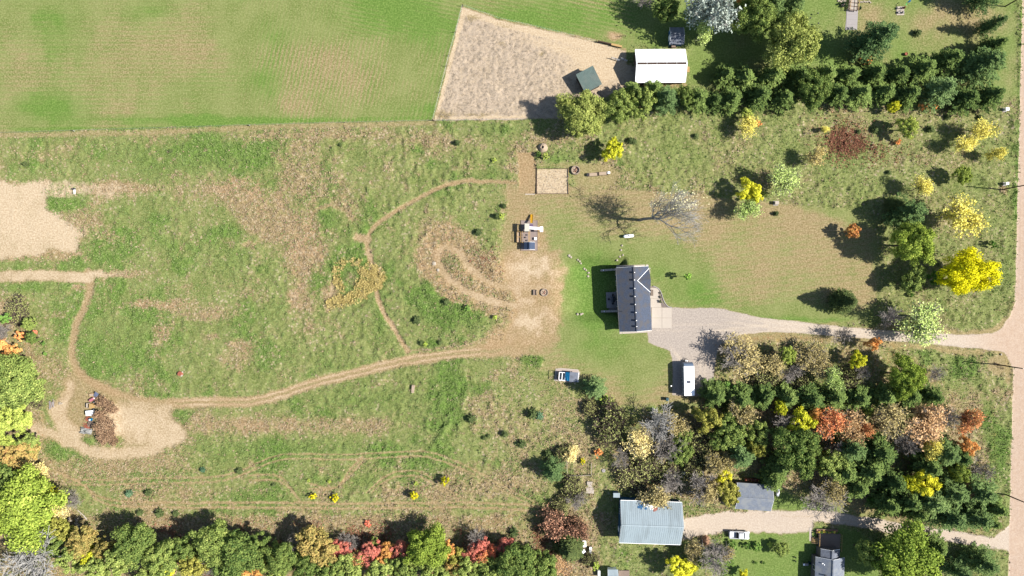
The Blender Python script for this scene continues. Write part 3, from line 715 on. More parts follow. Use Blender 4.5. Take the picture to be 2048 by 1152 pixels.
def bare_tree(seed, R, Hh, r0, depth=4, kids=4, bias=(0, 0), up=.55, stems=1, minr=.022, twig=1.0, k=.62, droop=0.0):
    """trunk mesh (stem, limbs) + crown mesh (branches and twigs); returns also twig tips"""
    rr = random.Random(seed); mt, mc = MB(), MB(); tips = []
    def grow(p, d, ln, r, lv):
        n = 3 if lv < 2 else 2
        for s_ in range(n):
            d2 = (d + Vector((rr.gauss(0, .14), rr.gauss(0, .14), rr.gauss(.02, .09)))).normalized()
            q = p + d2 * ln / n
            r2 = max(minr, r * (.88 if n == 3 else .8))
            (mt if lv == 0 else mc).tube(p, q, r, r2, 6 if lv == 0 else (5 if lv == 1 else 3), False)
            p, d, r = q, d2, r2
            if lv < depth and (lv > 0 or s_ > 0):
                for c in range(kids if s_ == n - 1 else max(1, kids - 2)):
                    az = rr.uniform(0, 2 * PI)
                    w = d.orthogonal().normalized(); w.rotate(Matrix.Rotation(az, 3, d))
                    nd = (d * rr.uniform(.35, .9) + w * rr.uniform(.5, 1.0) + Vector((bias[0], bias[1], up * .5 - droop * lv))).normalized()
                    grow(p, nd, ln * k * rr.uniform(.75, 1.15), max(minr, r * rr.uniform(.5, .68)), lv + 1)
        tips.append(p)
    for s_ in range(stems):
        a = 2 * PI * s_ / stems + rr.uniform(-.3, .3); sp = 0 if stems == 1 else rr.uniform(.35, .8)
        grow(Vector((0, 0, -.3)), Vector((math.cos(a) * sp + bias[0] * .3, math.sin(a) * sp + bias[1] * .3, 1)).normalized(), Hh * (.42 if stems == 1 else .5), r0, 0)
    allp = np.array(mt.v + mc.v); ex = np.percentile(np.hypot(allp[:, 0] - allp[:, 0].mean() * (1 if bias == (0, 0) else 0), allp[:, 1]), 97); ez = np.percentile(allp[:, 2], 99.5)
    sx, sz = R / ex, Hh / ez
    for mb in (mt, mc): mb.v = [(x * sx, y * sx, zz * sz) for x, y, zz in mb.v]
    tips = np.array([(t.x * sx, t.y * sx, t.z * sz) for t in tips])
    return mt.mesh('trunk'), mc.mesh('branches'), tips
def tip_leaves(seed, tips, frac, n, spread, size):
    r = np.random.default_rng(seed)
    ce = tips[r.random(len(tips)) < frac]
    if not len(ce): ce = tips[:3]
    C = ce[r.integers(0, len(ce), n)] + r.normal(0, spread, (n, 3))
    U, V = leaf_axes(r, unit(r.normal(0, 1, (n, 3)) + np.array([0, 0, .8])), size)
    return quads_mesh('leaves', C, U, V)
for a_ in ('x',): pass
PROTO = {}
def reg(fam, R, Hh, parts): PROTO.setdefault(fam, []).append((R, Hh, parts))
for s_ in range(5):
    m, ce = round_crown(50 + s_, 4, 7.5, 80, 120, .15); reg('round', 4, 7.5, [('trunk', limb_trunk(s_, ce, 4, 7.5, .22)), ('crown', m)])
for s_ in range(3):
    m, ce = round_crown(80 + s_, 7, 12, 210, 140, .18, .22); reg('big', 7, 12, [('trunk', limb_trunk(s_ + 9, ce, 7, 12, .38, 14)), ('crown', m)])
for s_ in range(3):
    m, ce = round_crown(110 + s_, 1.2, 1.6, 16, 46, .15, .05); reg('bush', 1.2, 1.6, [('stem', limb_trunk(s_ + 21, ce, 1.2, 1.6, .05, 5)), ('foliage', m)])
for s_ in range(5):
    m, br = pine_crown(130 + s_, 3.2, 9, 11, 13, 10, .20, .10, .92, 5, .3); reg('pine', 3.2, 9, [('trunk', pine_trunk(br, 9, .18, s_)), ('crown', m)])
for s_ in range(3):
    m, br = pine_crown(150 + s_, 5, 14, 12, 13, 13, .22, .05, .7, 6, .36); reg('bigpine', 5, 14, [('trunk', pine_trunk(br, 14, .28, s_)), ('crown', m)])
for s_ in range(2):
    m, br = pine_crown(170 + s_, 3, 9, 15, 16, 10, .17, .14, .95, 4, .12); reg('spruce', 3, 9, [('trunk', pine_trunk(br, 9, .16, s_)), ('crown', m)])
for s_ in range(2):
    m, br = pine_crown(180 + s_, .8, 1.3, 6, 9, 5, .12, .05, .6, 3, .2); reg('juniper', .8, 1.3, [('stem', pine_trunk(br, 1.3, .04, s_)), ('foliage', m)])
for s_ in range(4):
    a, b, tp = bare_tree(190 + s_, 3.5, 7.5, .13, 3, 5, up=.7); reg('sparse', 3.5, 7.5, [('trunk', a), ('branches', b), ('leaves', tip_leaves(s_, tp, .9, 3000, .32, .16))])
for s_ in range(4):
    a, b, tp = bare_tree(210 + s_, 4, 8, .15, 3, 5, up=.5, minr=.028); reg('bare', 4, 8, [('trunk', a), ('branches', b)])
for s_ in range(3):
    a, b, tp = bare_tree(230 + s_, 2.6, 2.6, .06, 3, 4, up=.6, stems=7, minr=.022); reg('brush', 2.6, 2.6, [('stem', a), ('branches', b), ('leaves', tip_leaves(40 + s_, tp, .8, 1300, .26, .11))])
for s_ in range(2):
    m, ce = round_crown(250 + s_, 1.0, 4.2, 20, 22, .17, .4, .8); reg('sapling', 1.0, 4.2, [('trunk', limb_trunk(s_ + 31, ce, 1.0, 4.2, .05, 8)), ('crown', m)])

BARK = mat('bark_brown', alb(118, 102, 88), .95, .3, 6, .4); BARKG = mat('bark_grey', alb(184, 174, 164), .95, .25, 6, .3); BARKW = mat('bark_pale', alb(206, 202, 196), .9, .2, 6, .3); BARKB = mat('bark_dark', alb(158, 124, 100), .95, .3, 6, .3)
# key: family, leaf material colours, bark, object name, category, look
KIND = {
 'C': ('pine', ((58, 78, 38), (112, 130, 60), (150, 160, 88)), BARK, 'pine_tree', 'tree', 'dark green pine'),
 'CB': ('bigpine', ((56, 80, 44), (112, 132, 70), (150, 162, 98)), BARK, 'pine_tree', 'tree', 'shaggy dark pine'),
 'S': ('bigpine', ((58, 82, 46), (112, 134, 76), (164, 176, 120)), BARK, 'pine_tree', 'tree', 'blue-green pine'),
 'P': ('spruce', ((60, 74, 40), (98, 108, 56), (130, 134, 76)), BARK, 'spruce_tree', 'tree', 'dark cone-shaped spruce'),
 'D': ('round', ((72, 94, 40), (138, 150, 68), (180, 186, 100)), BARK, 'deciduous_tree', 'tree', 'leafy green tree'),
 'DB': ('big', ((62, 86, 38), (130, 144, 64), (182, 186, 96)), BARK, 'deciduous_tree', 'tree', 'broad leafy green tree'),
 'L': ('round', ((104, 122, 44), (162, 172, 68), (196, 196, 98)), BARK, 'deciduous_tree', 'tree', 'lime green tree'),
 'LB': ('big', ((82, 104, 30), (136, 152, 46), (178, 184, 74)), BARK, 'deciduous_tree', 'tree', 'broad lime green tree'),
 'OB': ('big', ((106, 118, 48), (162, 166, 80), (202, 202, 118)), BARK, 'deciduous_tree', 'tree', 'broad olive tree'),
 'OL': ('round', ((110, 114, 40), (168, 160, 66), (198, 176, 84)), BARK, 'deciduous_tree', 'tree', 'olive tree'),
 'Y': ('round', ((140, 150, 40), (212, 204, 54), (236, 222, 92)), BARK, 'deciduous_tree', 'tree', 'yellow tree'),
 'YB': ('big', ((176, 172, 14), (232, 222, 24), (246, 234, 70)), BARK, 'deciduous_tree', 'tree', 'broad bright yellow tree'),
 'YS': ('sparse', ((188, 178, 70), (222, 210, 94), (236, 224, 132)), BARKG, 'deciduous_tree', 'tree', 'thin pale yellow tree'),
 'LS': ('sparse', ((136, 158, 76), (184, 198, 112), (214, 218, 150)), BARKG, 'deciduous_tree', 'tree', 'thin pale green tree'),
 'W': ('sparse', ((184, 166, 96), (220, 202, 132), (232, 218, 160)), BARKG, 'deciduous_tree', 'tree', 'thin straw coloured tree'),
 'O': ('round', ((170, 132, 62), (230, 164, 88), (242, 198, 112)), BARK, 'deciduous_tree', 'tree', 'orange tree'),
 'R': ('round', ((170, 108, 68), (232, 132, 92), (242, 172, 122)), BARK, 'deciduous_tree', 'tree', 'red tree'),
 'RP': ('round', ((128, 92, 68), (206, 112, 96), (230, 158, 128)), BARK, 'deciduous_tree', 'tree', 'crimson tree'),
 'OO': ('round', ((112, 112, 54), (168, 140, 74), (206, 142, 90)), BARK, 'deciduous_tree', 'tree', 'orange and olive tree'),
 'SV': ('sparse', ((132, 142, 130), (168, 176, 164), (202, 208, 200)), BARKW, 'deciduous_tree', 'tree', 'silvery pale tree'),
 'RS': ('sparse', ((150, 116, 66), (230, 134, 82), (240, 176, 112)), BARKG, 'deciduous_tree', 'tree', 'half-bare red tree'),
 'RO': ('round', ((150, 132, 52), (222, 140, 84), (234, 178, 92)), BARK, 'deciduous_tree', 'tree', 'red and orange tree'),
 'T': ('sparse', ((128, 116, 70), (166, 150, 96), (192, 174, 120)), BARKG, 'deciduous_tree', 'tree', 'thin tan tree'),
 'TO': ('sparse', ((150, 122, 80), (190, 152, 106), (212, 178, 136)), BARKG, 'deciduous_tree', 'tree', 'thin orange-brown tree'),
 'TD': ('brush', ((100, 106, 56), (154, 154, 90), (186, 180, 118)), BARK, 'thicket', 'thicket', 'tangled olive thicket'),
 'B': ('bare', None, BARKG, 'bare_tree', 'tree', 'leafless grey tree'),
 'BW': ('bare', None, BARKW, 'bare_tree', 'tree', 'leafless whitish tree'),
 'BR': ('brush', ((150, 120, 88), (182, 150, 116), (204, 178, 148)), BARKB, 'brush_heap', 'brush', 'brown twiggy brush'),
 'BP': ('brush', ((140, 104, 78), (178, 128, 100), (204, 160, 130)), BARKB, 'shrub', 'shrub', 'dark red shrub'),
 'G': ('bush', ((76, 112, 42), (124, 154, 66), (160, 180, 90)), BARK, 'shrub', 'shrub', 'green shrub'),
 'GL': ('bush', ((130, 150, 50), (184, 196, 80), (206, 210, 110)), BARK, 'shrub', 'shrub', 'lime green shrub'),
 'YG': ('bush', ((150, 150, 24), (224, 208, 40), (240, 226, 90)), BARK, 'shrub', 'shrub', 'bright yellow shrub'),
 'OG': ('bush', ((200, 134, 70), (228, 166, 94), (240, 192, 104)), BARK, 'shrub', 'shrub', 'orange shrub'),
 'RG': ('bush', ((196, 104, 78), (224, 130, 98), (234, 162, 124)), BARK, 'shrub', 'shrub', 'red shrub'),
 'J': ('juniper', ((54, 68, 38), (92, 104, 58), (124, 132, 80)), BARK, 'juniper_bush', 'shrub', 'small dark juniper'),
 'JS': ('juniper', ((56, 86, 60), (98, 126, 92), (134, 156, 122)), BARK, 'juniper_bush', 'shrub', 'small blue-green juniper'),
 'SP': ('sapling', ((100, 140, 44), (150, 182, 70), (180, 200, 90)), BARK, 'sapling', 'tree', 'slender green sapling'),
}
TREES = []      # kind, px, py, rpx, h, note(row), label override
def T(k, px, py, r, h=None, label=None, row=None):
    if k in 'J JS': r *= .85
    elif py > 770 and r > 12 and k not in ('BR', 'BW'): r *= 1.1
    TREES.append(dict(k=k, px=px, py=py, r=r, h=h, label=label, row=row))
DEFH = dict(round=1.7, big=1.65, bush=1.25, pine=2.3, bigpine=2.5, spruce=2.7, juniper=1.5, sparse=1.9, bare=1.9, brush=.85, sapling=4.2)
# --- windbreak right of the white barn
for x, y, r in ((1400, 196, 25), (1432, 200, 22), (1466, 197, 27), (1522, 190, 29), (1572, 196, 27), (1678, 186, 27), (1724, 186, 30), (1772, 182, 28), (1822, 186, 28), (1938, 196, 29), (1985, 190, 30)): T('C', x, y, r, None, row='the front row of the windbreak')
for x, y, r in ((1455, 148, 26), (1492, 152, 29), (1548, 150, 28), (1602, 152, 28), (1655, 146, 27), (1702, 148, 28), (1754, 144, 28), (1800, 146, 26), (1850, 138, 33), (1905, 118, 30)): T('C', x, y, r, None, row='the back row of the windbreak')
T('S', 1886, 178, 38, 11, 'pale blue-green pine standing among dark pines of the windbreak')
T('CB', 1975, 125, 40, 12, 'wide shaggy pine at the windbreak end beside the road')
T('DB', 1626, 178, 38, 9, 'bright green leafy tree standing among the dark windbreak pines')
T('C', 1992, 88, 24, 9, 'lone dark pine just above the windbreak near the road')
T('OB', 1166, 226, 50, 10, 'broad yellowish olive tree at the left end of the row below the green shed')
T('DB', 1238, 216, 35, 10, 'leafy green tree right of the broad yellowish olive tree')
T('D', 1284, 206, 32, 10, 'dark leafy tree below the white barn, left of the blue-green one')
T('S', 1334, 196, 32, 10, 'blue-green pine below the right half of the white barn')
T('D', 1368, 192, 22, 8, 'small leafy tree below the right end of the white barn')
T('C', 1268, 180, 22, 8, 'dark pine against the bottom left corner of the white barn')
T('C', 1310, 178, 22, 8, 'dark pine against the bottom wall of the white barn')
# --- top right
T('SV', 1420, 38, 48, 15, 'large silvery tree above the white barn')
T('LS', 1400, 66, 24, 8, 'thin pale green tree between the silvery tree and the white barn')
T('D', 1332, 16, 30, 9, 'dark green tree behind the small blue shed')
T('B', 1288, 4, 20, 7, 'grey bare tree at the top edge left of the blue shed')
T('DB', 1512, 34, 44, 14, 'dark green rounded tree right of the silvery tree')
T('OB', 1582, 84, 60, 15, 'very large olive tree above the windbreak')
T('O', 1490, -4, 20, 7, 'orange-yellow tree on the top edge left of centre of the tall trees')
T('CB', 1548, 4, 34, 12, 'shaggy dark pine on the top edge beside the dark rounded tree')
T('CB', 1590, 8, 24, 11, 'narrow dark pine on the top edge left of the wooden footbridge')
T('S', 1760, 74, 46, 15, 'large blue-green pine below the wooden footbridge')
T('OG', 1722, 108, 12, 2.2, 'orange shrub in the shade left of the large blue-green pine')
T('OG', 1738, 122, 12, 2.0, 'orange shrub at the foot of the large blue-green pine')
T('CB', 1990, 46, 18, 10, 'thin dark pine on the upper right lawn near the road')
T('CB', 1988, -22, 30, 13, 'dark pine crossing the top right corner of the lawn')
T('J', 1837, 65, 9, 1.6, 'round dark bush alone on the upper right lawn')
# --- scrub right of centre
T('Y', 1226, 301, 24, 6.5, 'round bright yellow-green tree above the row of benches')
T('J', 1261, 281, 8, None); T('J', 1268, 283, 7, None); T('J', 1392, 272, 7, None)
T('YS', 1498, 252, 20, 5); T('OG', 1514, 246, 9, 2.4); T('L', 1492, 230, 15, 4)
T('Y', 1786, 214, 13, 4.5, 'orange-yellow tree tucked under the windbreak pines'); T('OG', 1846, 210, 12, 2.5); T('OG', 1866, 212, 10, 2.3)
T('L', 1815, 254, 22, 6.5, 'round yellow-green tree between rust red weeds and road'); T('OG', 1797, 284, 7, 1.6)
T('YS', 1957, 257, 23, 6); T('YS', 1922, 284, 20, 5.5); T('YS', 1988, 302, 17, 5.5)
T('W', 1630, 307, 18, 5.5, 'thin straw coloured tree left of the rust red weeds'); T('J', 1718, 263, 6, None); T('J', 1752, 260, 9, None); T('J', 1778, 345, 6, None); T('J', 1896, 234, 7, None); T('J', 1962, 235, 7, None)
T('J', 1861, 258, 9, None); T('YS', 1652, 262, 0.1 + 9, 2.5)
T('LS', 1553, 358, 27, 7.5, 'thin yellow-green tree right of the round yellow tree'); T('Y', 1499, 385, 25, 6.5, 'round bright yellow tree on the edge of the dry lawn'); T('LS', 1500, 424, 24, 6, 'thin pale tree directly below the round yellow tree'); T('D', 1530, 388, 8, 2.5)
T('L', 1924, 350, 20, 5.5); T('YS', 1840, 377, 20, 6)
T('YS', 1922, 422, 40, 9, 'large thin yellow tree between dark pine and road'); T('CB', 1822, 424, 36, 10, 'shadowy dark pine left of the large thin yellow tree'); T('P', 1796, 408, 18, 7)
T('LB', 1822, 488, 43, 12, 'broad pale lime tree above the bright yellow one'); T('D', 1826, 560, 28, 7, 'dark green tree left of the broad bright yellow tree'); T('G', 1868, 556, 18, 3.5)
T('YB', 1936, 546, 54, 12, 'broad bright yellow tree near the road above the driveway')
T('RO', 1704, 463, 17, 5, 'small red and orange tree on the edge of the dry lawn')
T('P', 1696, 603, 28, 9.5, 'dark cone-shaped spruce above the driveway')
T('B', 1770, 632, 27, 7, 'grey bare tree overhanging the driveway'); T('LS', 1834, 632, 38, 8, 'thin pale green tree overhanging the driveway')
T('G', 1822, 590, 6, 1.4); T('G', 1985, 488, 9, 2.5)
T('SP', 1374, 553, 9, 4.6, 'slender green sapling standing alone on the lawn right of the house')
T('J', 1553, 427, 6, 1.3)
# --- wood below the driveway
T('B', 1462, 706, 36, 6, 'grey bare tree at the driveway corner'); T('T', 1480, 722, 40, 5.5); T('T', 1535, 716, 30, 5); T('L', 1574, 710, 20, 6, 'yellow-green tree below the driveway left of the orange one'); T('OG', 1512, 736, 8, 1.8)
T('O', 1746, 686, 14, 6, 'orange tree on the lower edge of the driveway'); T('Y', 1714, 720, 18, 6, 'golden yellow tree just below the orange driveway tree'); T('B', 1690, 676, 20, 5); T('B', 1720, 742, 18, 5)
T('LS', 1666, 750, 22, 7); T('LB', 1810, 752, 40, 10, 'broad pale lime tree below the driveway'); T('T', 1622, 700, 28, 5); T('T', 1636, 735, 24, 5); T('B', 1576, 748, 24, 5); T('TD', 1600, 770, 24, 3); T('TD', 1700, 760, 28, 3); T('B', 1870, 744, 18, 4); T('TD', 1530, 752, 26, 3)
T('G', 1452, 780, 20, 3)
for i, (x, y, r) in enumerate(((1432, 792, 27), (1482, 800, 30), (1532, 794, 28), (1578, 796, 27), (1624, 798, 29), (1672, 796, 26), (1722, 796, 27), (1772, 794, 25), (1822, 792, 26), (1868, 794, 22))): T('C', x, y, r, 7.5, row='the pine row below the driveway')
T('Y', 1558, 815, 14, 6); T('Y', 1600, 846, 27, 7.5, 'golden tree left of the red and orange maples'); T('O', 1630, 826, 15, 7); T('RS', 1662, 845, 27, 8, 'red maple in the middle of the wood'); T('TO', 1706, 846, 30, 7.5); T('RS', 1722, 850, 18, 7); T('GL', 1736, 819, 13, 4)
T('T', 1780, 832, 30, 7); T('TO', 1836, 846, 36, 7.5); T('RS', 1926, 840, 26, 7.5, 'red maple at the right edge of the wood'); T('B', 1896, 846, 24, 6.5); T('O', 1930, 890, 18, 6.5, 'orange tree at the right edge of the wood'); T('B', 1566, 838, 26, 6); T('OG', 1552, 800, 8, 3)
T('DB', 1590, 897, 46, 12, 'broad leafy green tree in the middle of the lower wood'); T('O', 1612, 880, 15, 9)
T('OL', 1416, 838, 26, 8.5, 'rounded olive-yellow tree below the white trailer'); T('D', 1456, 866, 36, 8.5); T('TD', 1400, 890, 30, 4); T('BW', 1312, 842, 38, 10, 'large pale leafless tree left of the olive-yellow one'); T('T', 1480, 830, 26, 7)
T('TD', 1222, 848, 38, 4); T('W', 1272, 872, 27, 6); T('B', 1332, 890, 30, 7); T('T', 1346, 838, 24, 6); T('D', 1366, 876, 20, 5.5); T('OG', 1196, 905, 10, 2)
T('S', 1482, 912, 36, 10, 'wide blue-green pine above the grey garage'); T('T', 1432, 916, 27, 7); T('D', 1512, 866, 27, 8); T('OL', 1510, 898, 18, 8); T('Y', 1446, 944, 17, 6); T('B', 1400, 964, 30, 7, 'grey bare tree right of the blue metal barn'); T('T', 1424, 988, 26, 6); T('OL', 1456, 984, 24, 6); T('D', 1360, 908, 24, 6); T('TD', 1310, 940, 38, 3); T('T', 1300, 985, 30, 6.5); T('B', 1352, 968, 26, 6); T('B', 1238, 918, 18, 4.5); T('TD', 1260, 950, 30, 2.5); T('TD', 1390, 930, 28, 3); T('TD', 1280, 905, 26, 3)
T('D', 1660, 928, 32, 8); T('CB', 1706, 898, 30, 10); T('B', 1668, 890, 18, 7); T('C', 1764, 905, 33, 9); T('C', 1742, 944, 34, 9.5); T('C', 1690, 945, 30, 9); T('YS', 1852, 904, 22, 8); T('B', 1808, 898, 20, 7)
T('Y', 1844, 968, 26, 9, 'golden yellow tree among the dark pines of the lower wood'); T('Y', 1818, 966, 18, 8.5); T('L', 1914, 944, 20, 8.5); T('C', 1860, 936, 30, 9.5); T('CB', 1892, 906, 30, 10); T('C', 1922, 916, 26, 9); T('CB', 1862, 1004, 36, 11); T('C', 1818, 1002, 32, 10); T('CB', 1906, 986, 30, 11); T('CB', 1962, 985, 34, 11); T('C', 1990, 1016, 26, 10); T('CB', 1956, 1036, 30, 11); T('CB', 1902, 1034, 34, 11); T('C', 1980, 1044, 22, 9); T('TO', 1942, 972, 22, 6); T('C', 1780, 1010, 28, 9); T('C', 1836, 1026, 24, 9); T('C', 1790, 965, 28, 9); T('C', 1716, 975, 26, 8)
T('B', 1634, 984, 38, 7.5, 'wide grey bare tree right of the grey garage'); T('T', 1662, 980, 22, 6); T('B', 1952, 936, 24, 6); T('C', 1548, 962, 24, 7); T('C', 1560, 935, 26, 8); T('G', 1748, 1000, 16, 2.5)
T('LB', 1812, 1116, 64, 13, 'very broad lime green tree at the bottom right below the dirt driveway'); T('S', 1924, 1146, 26, 9); T('CB', 1972, 1128, 28, 9); T('C', 1876, 1096, 24, 7); T('D', 1730, 1106, 24, 9)
T('B', 1430, 1126, 40, 8, 'wide grey bare tree above the bottom edge right of the blue barn'); T('Y', 1362, 1138, 27, 7, 'yellow-green tree on the bottom edge below the blue barn'); T('T', 1390, 1096, 20, 5); T('D', 1394, 1120, 16, 5); T('G', 1465, 1092, 11, 2); T('G', 1495, 1092, 9, 1.6); T('G', 1514, 1094, 12, 2); T('D', 1562, 1098, 16, 3.5); T('T', 1458, 1110, 14, 3.5); T('GL', 1540, 1090, 7, 1.4); T('Y', 1486, 1148, 10, 3)
for x in (1512, 1528): T('G', x, 1126, 4, .8)
# --- left of the wood
T('S', 1192, 776, 26, 7, 'bluish pine at the corner below the small blue shed'); T('GL', 1212, 802, 13, 2.5); T('TD', 1180, 815, 16, 2); T('J', 1066, 828, 13, 2.2); T('JS', 1078, 832, 10, 2); T('S', 1106, 942, 28, 7.5, 'bluish pine left of the rail-fenced garden'); T('YG', 1166, 922, 7, 1.4); T('W', 1150, 908, 16, 3); T('TD', 1128, 905, 18, 2); T('J', 1096, 908, 10, 1.6)
T('B', 1150, 1004, 18, 4); T('BP', 1108, 1048, 30, 4.5, 'dark red shrub left of the blue metal barn'); T('BP', 1156, 1060, 22, 4, 'russet shrub between the dark red one and the barn'); T('TD', 1122, 1010, 18, 2.5); T('TD', 1146, 975, 24, 2.5); T('J', 1044, 888, 10, 1.6); T('J', 1010, 868, 8, 1.3)
T('P', 1140, 1100, 30, 7, 'olive-green spruce beside the white hive boxes'); T('GL', 1192, 1132, 10, 2.6); T('TD', 1180, 1118, 14, 2); T('J', 942, 838, 11, 1.8, 'dark juniper alone in the meadow below the pale tracks'); T('J', 977, 872, 5, None); T('J', 968, 876, 5, None)
# --- bottom strip
T('LB', 856, 1094, 42, 10, 'rounded yellow-green tree standing out of the bottom strip'); T('O', 894, 1098, 18, 7); T('OL', 912, 1112, 22, 7); T('RP', 692, 1106, 22, 6); T('RP', 740, 1104, 26, 6.5); T('O', 766, 1122, 16, 6); T('RP', 802, 1100, 24, 6); T('D', 750, 1082, 11, 4); T('OO', 634, 1094, 40, 9, 'orange and olive tree in the bottom strip'); T('RP', 658, 1114, 14, 6); T('DB', 566, 1112, 34, 10); T('DB', 616, 1130, 30, 9); T('DB', 432, 1086, 42, 11); T('DB', 474, 1112, 46, 11); T('D', 512, 1092, 26, 9); T('DB', 270, 1086, 40, 11); T('D', 246, 1114, 34, 10); T('DB', 326, 1116, 36, 10); T('OO', 168, 1084, 32, 9); T('D', 148, 1112, 28, 9); T('Y', 182, 1108, 15, 8); T('D', 196, 1134, 28, 9); T('Y', 330, 1144, 20, 8); T('OL', 392, 1130, 27, 9); T('O', 484, 1146, 22, 8); T('D', 700, 1134, 36, 8); T('D', 762, 1144, 32, 8); T('D', 806, 1136, 28, 8); T('D', 870, 1146, 32, 8); T('RP', 942, 1112, 22, 6); T('RP', 960, 1094, 20, 6); T('RP', 1014, 1090, 20, 5); T('D', 932, 1140, 30, 8); T('D', 988, 1138, 30, 8); T('DB', 1032, 1130, 44, 10); T('D', 1088, 1140, 32, 8); T('B', 950, 1080, 22, 5); T('B', 700, 1092, 20, 5); T('O', 524, 1130, 20, 7); T('B', 420, 1138, 22, 7); T('RG', 735, 1048, 8, 1.2); T('D', 550, 1138, 26, 9); T('D', 112, 1090, 24, 8); T('OO', 212, 1094, 20, 8); T('D', 300, 1148, 24, 8); T('D', 372, 1096, 27, 9); T('OL', 530, 1112, 20, 7); T('RP', 672, 1096, 18, 6); T('O', 776, 1100, 16, 6); T('RS', 716, 1118, 18, 6); T('D', 826, 1120, 20, 7); T('OO', 908, 1134, 20, 7); T('RS', 976, 1112, 18, 6); T('D', 1060, 1112, 22, 7); T('TO', 1116, 1124, 20, 4); T('B', 590, 1092, 18, 6); T('T', 446, 1146, 20, 6); T('D', 660, 1142, 28, 9); T('R', 982, 1102, 15, 5); T('J', 1028, 1066, 12, 1.6)
# --- left edge
T('DB', 32, 762, 58, 11, 'broad leafy green tree at the left edge'); T('D', 60, 648, 16, 4); T('D', 66, 676, 14, 4); T('G', 10, 636, 13, 3.5); T('O', 24, 706, 19, 4.5); T('O', 2, 690, 18, 5); T('RG', 70, 665, 6, 1.8); T('TD', 70, 797, 20, 3.5, 'low olive thicket below the broad green tree at the left edge'); T('L', 30, 838, 32, 8); T('L', 4, 868, 24, 8); T('OO', 38, 914, 34, 6.5); T('D', 62, 886, 22, 5); T('LB', 46, 1014, 72, 13, 'very broad lime green tree in the lower left corner'); T('D', 8, 956, 32, 10); T('BW', 58, 1116, 62, 11, 'wide pale leafless tree in the bottom left corner'); T('W', 122, 1026, 22, 5); T('Y', 104, 985, 14, 6); T('B', 142, 1004, 18, 4); T('OL', 126, 1060, 24, 7); T('B', 10, 660, 18, 4); T('G', 88, 686, 5, 1.4); T('G', 90, 708, 5, 1.2); T('TD', 40, 620, 30, 2); T('OG', 40, 672, 12, 2.5); T('W', 74, 930, 24, 4)
# --- shrubs in the open
T('J', 50, 328, 6, 1.5, 'small dark bush alone in the upper left meadow'); T('J', 341, 302, 5, None, 'small dark bush in the bright green patch below the hay field'); T('J', 681, 290, 4, None, 'tiny dark bush below the middle of the hay field edge'); T('J', 914, 285, 7, 1.6, 'small dark bush below the lower left paddock corner'); T('GL', 988, 320, 6, 1.2)
for x, y, r, k in ((405, 940, 7, 'JS'), (478, 942, 8, 'J'), (258, 987, 9, 'JS'), (295, 986, 9, 'J'), (279, 1026, 8, 'J'), (318, 1027, 10, 'J'), (351, 1028, 8, 'J')): T(k, x, y, r, None)
T('YG', 626, 993, 8, 1.9); T('YG', 670, 995, 10, 2.0); T('YG', 828, 991, 11, 2.6); T('YG', 889, 961, 11, 3.0); T('GL', 617, 961, 4, .9); T('GL', 659, 963, 5, 1.0); T('GL', 832, 966, 5, 1.2); T('J', 547, 970, 5, 1.0)
T('J', 832, 640, 10, 1.6); T('J', 892, 604, 9, 1.5); T('J', 843, 686, 7, 1.1); T('GL', 850, 688, 6, 1.2); T('J', 994, 432, 8, 1.6); T('J', 956, 464, 9, 1.3); T('GL', 990, 634, 6, 1.2); T('J', 1008, 412, 6, 1.2); T('GL', 1003, 433, 7, 1.6); T('J', 880, 685, 6, 1.1); T('G', 935, 616, 8, 1.2)
T('GL', 1091, 313, 7, 2.2, 'small lime shrub beside the cone-shaped mound'); T('G', 1078, 308, 7, 1.6)
for x, y, r in ((205, 806, 15), (222, 816, 14), (206, 832, 14), (219, 846, 14), (202, 856, 13), (222, 868, 15), (208, 876, 13), (228, 880, 11)): T('BR', x, y, r, 1.7)

LANDMARK = {'the white barn': (1322, 130), 'the green shed': (1178, 158), 'the house': (1268, 598), 'the white trailer': (1378, 758), 'the blue metal barn': (1303, 1045), 'the grey garage': (1508, 993),
 'the play set': (1055, 465), 'the small blue shed': (1140, 752), 'the junk pile': (178, 830), 'the footbridge': (1703, 8), 'the pickup truck': (1477, 1070), 'the goldenrod ring': (712, 565), 'the bottom house': (1657, 1120),
 'the vegetable plot': (1105, 362), 'the rust red weeds': (1690, 285), 'the driveway mouth': (1985, 685), 'the propane tank': (1257, 472), 'the rail-fenced garden': (1158, 934), 'the hive boxes': (1173, 1092),
 'the bike loop': (930, 540), 'the turning circle': (290, 860), 'the middle of the bottom strip': (740, 1100), 'the bottom left corner': (0, 1152), 'the left path end': (165, 560), 'the windbreak': (1720, 170), 'the broad bright yellow tree': (1936, 546),
 'the red maple in the wood': (1660, 845), 'the golden tree among pines': (1844, 968), 'the orange driveway tree': (1746, 686), 'the round yellow lawn tree': (1499, 385), 'the pale leafless tree': (1312, 842), 'the upper left corner': (0, 0),
 'the right road bend': (2015, 1080), 'the left edge green tree': (32, 762), 'the yellow-green strip tree': (856, 1094), 'the bottom lime tree': (1812, 1116), 'the grey bare driveway tree': (1770, 632)}
ORD = ['first', 'second', 'third', 'fourth', 'fifth', 'sixth', 'seventh', 'eighth', 'ninth', 'tenth', 'eleventh', 'twelfth', 'thirteenth']
GROUPS = {'pine_tree': 'pines of the windbreaks and wood', 'spruce_tree': 'cone-shaped spruces', 'deciduous_tree': 'broadleaved trees in autumn colour', 'bare_tree': 'leafless trees', 'thicket': 'tangled thickets', 'brush_heap': 'brown brush on the mound', 'shrub': 'garden and meadow shrubs', 'juniper_bush': 'junipers dotted over the meadow', 'sapling': None}
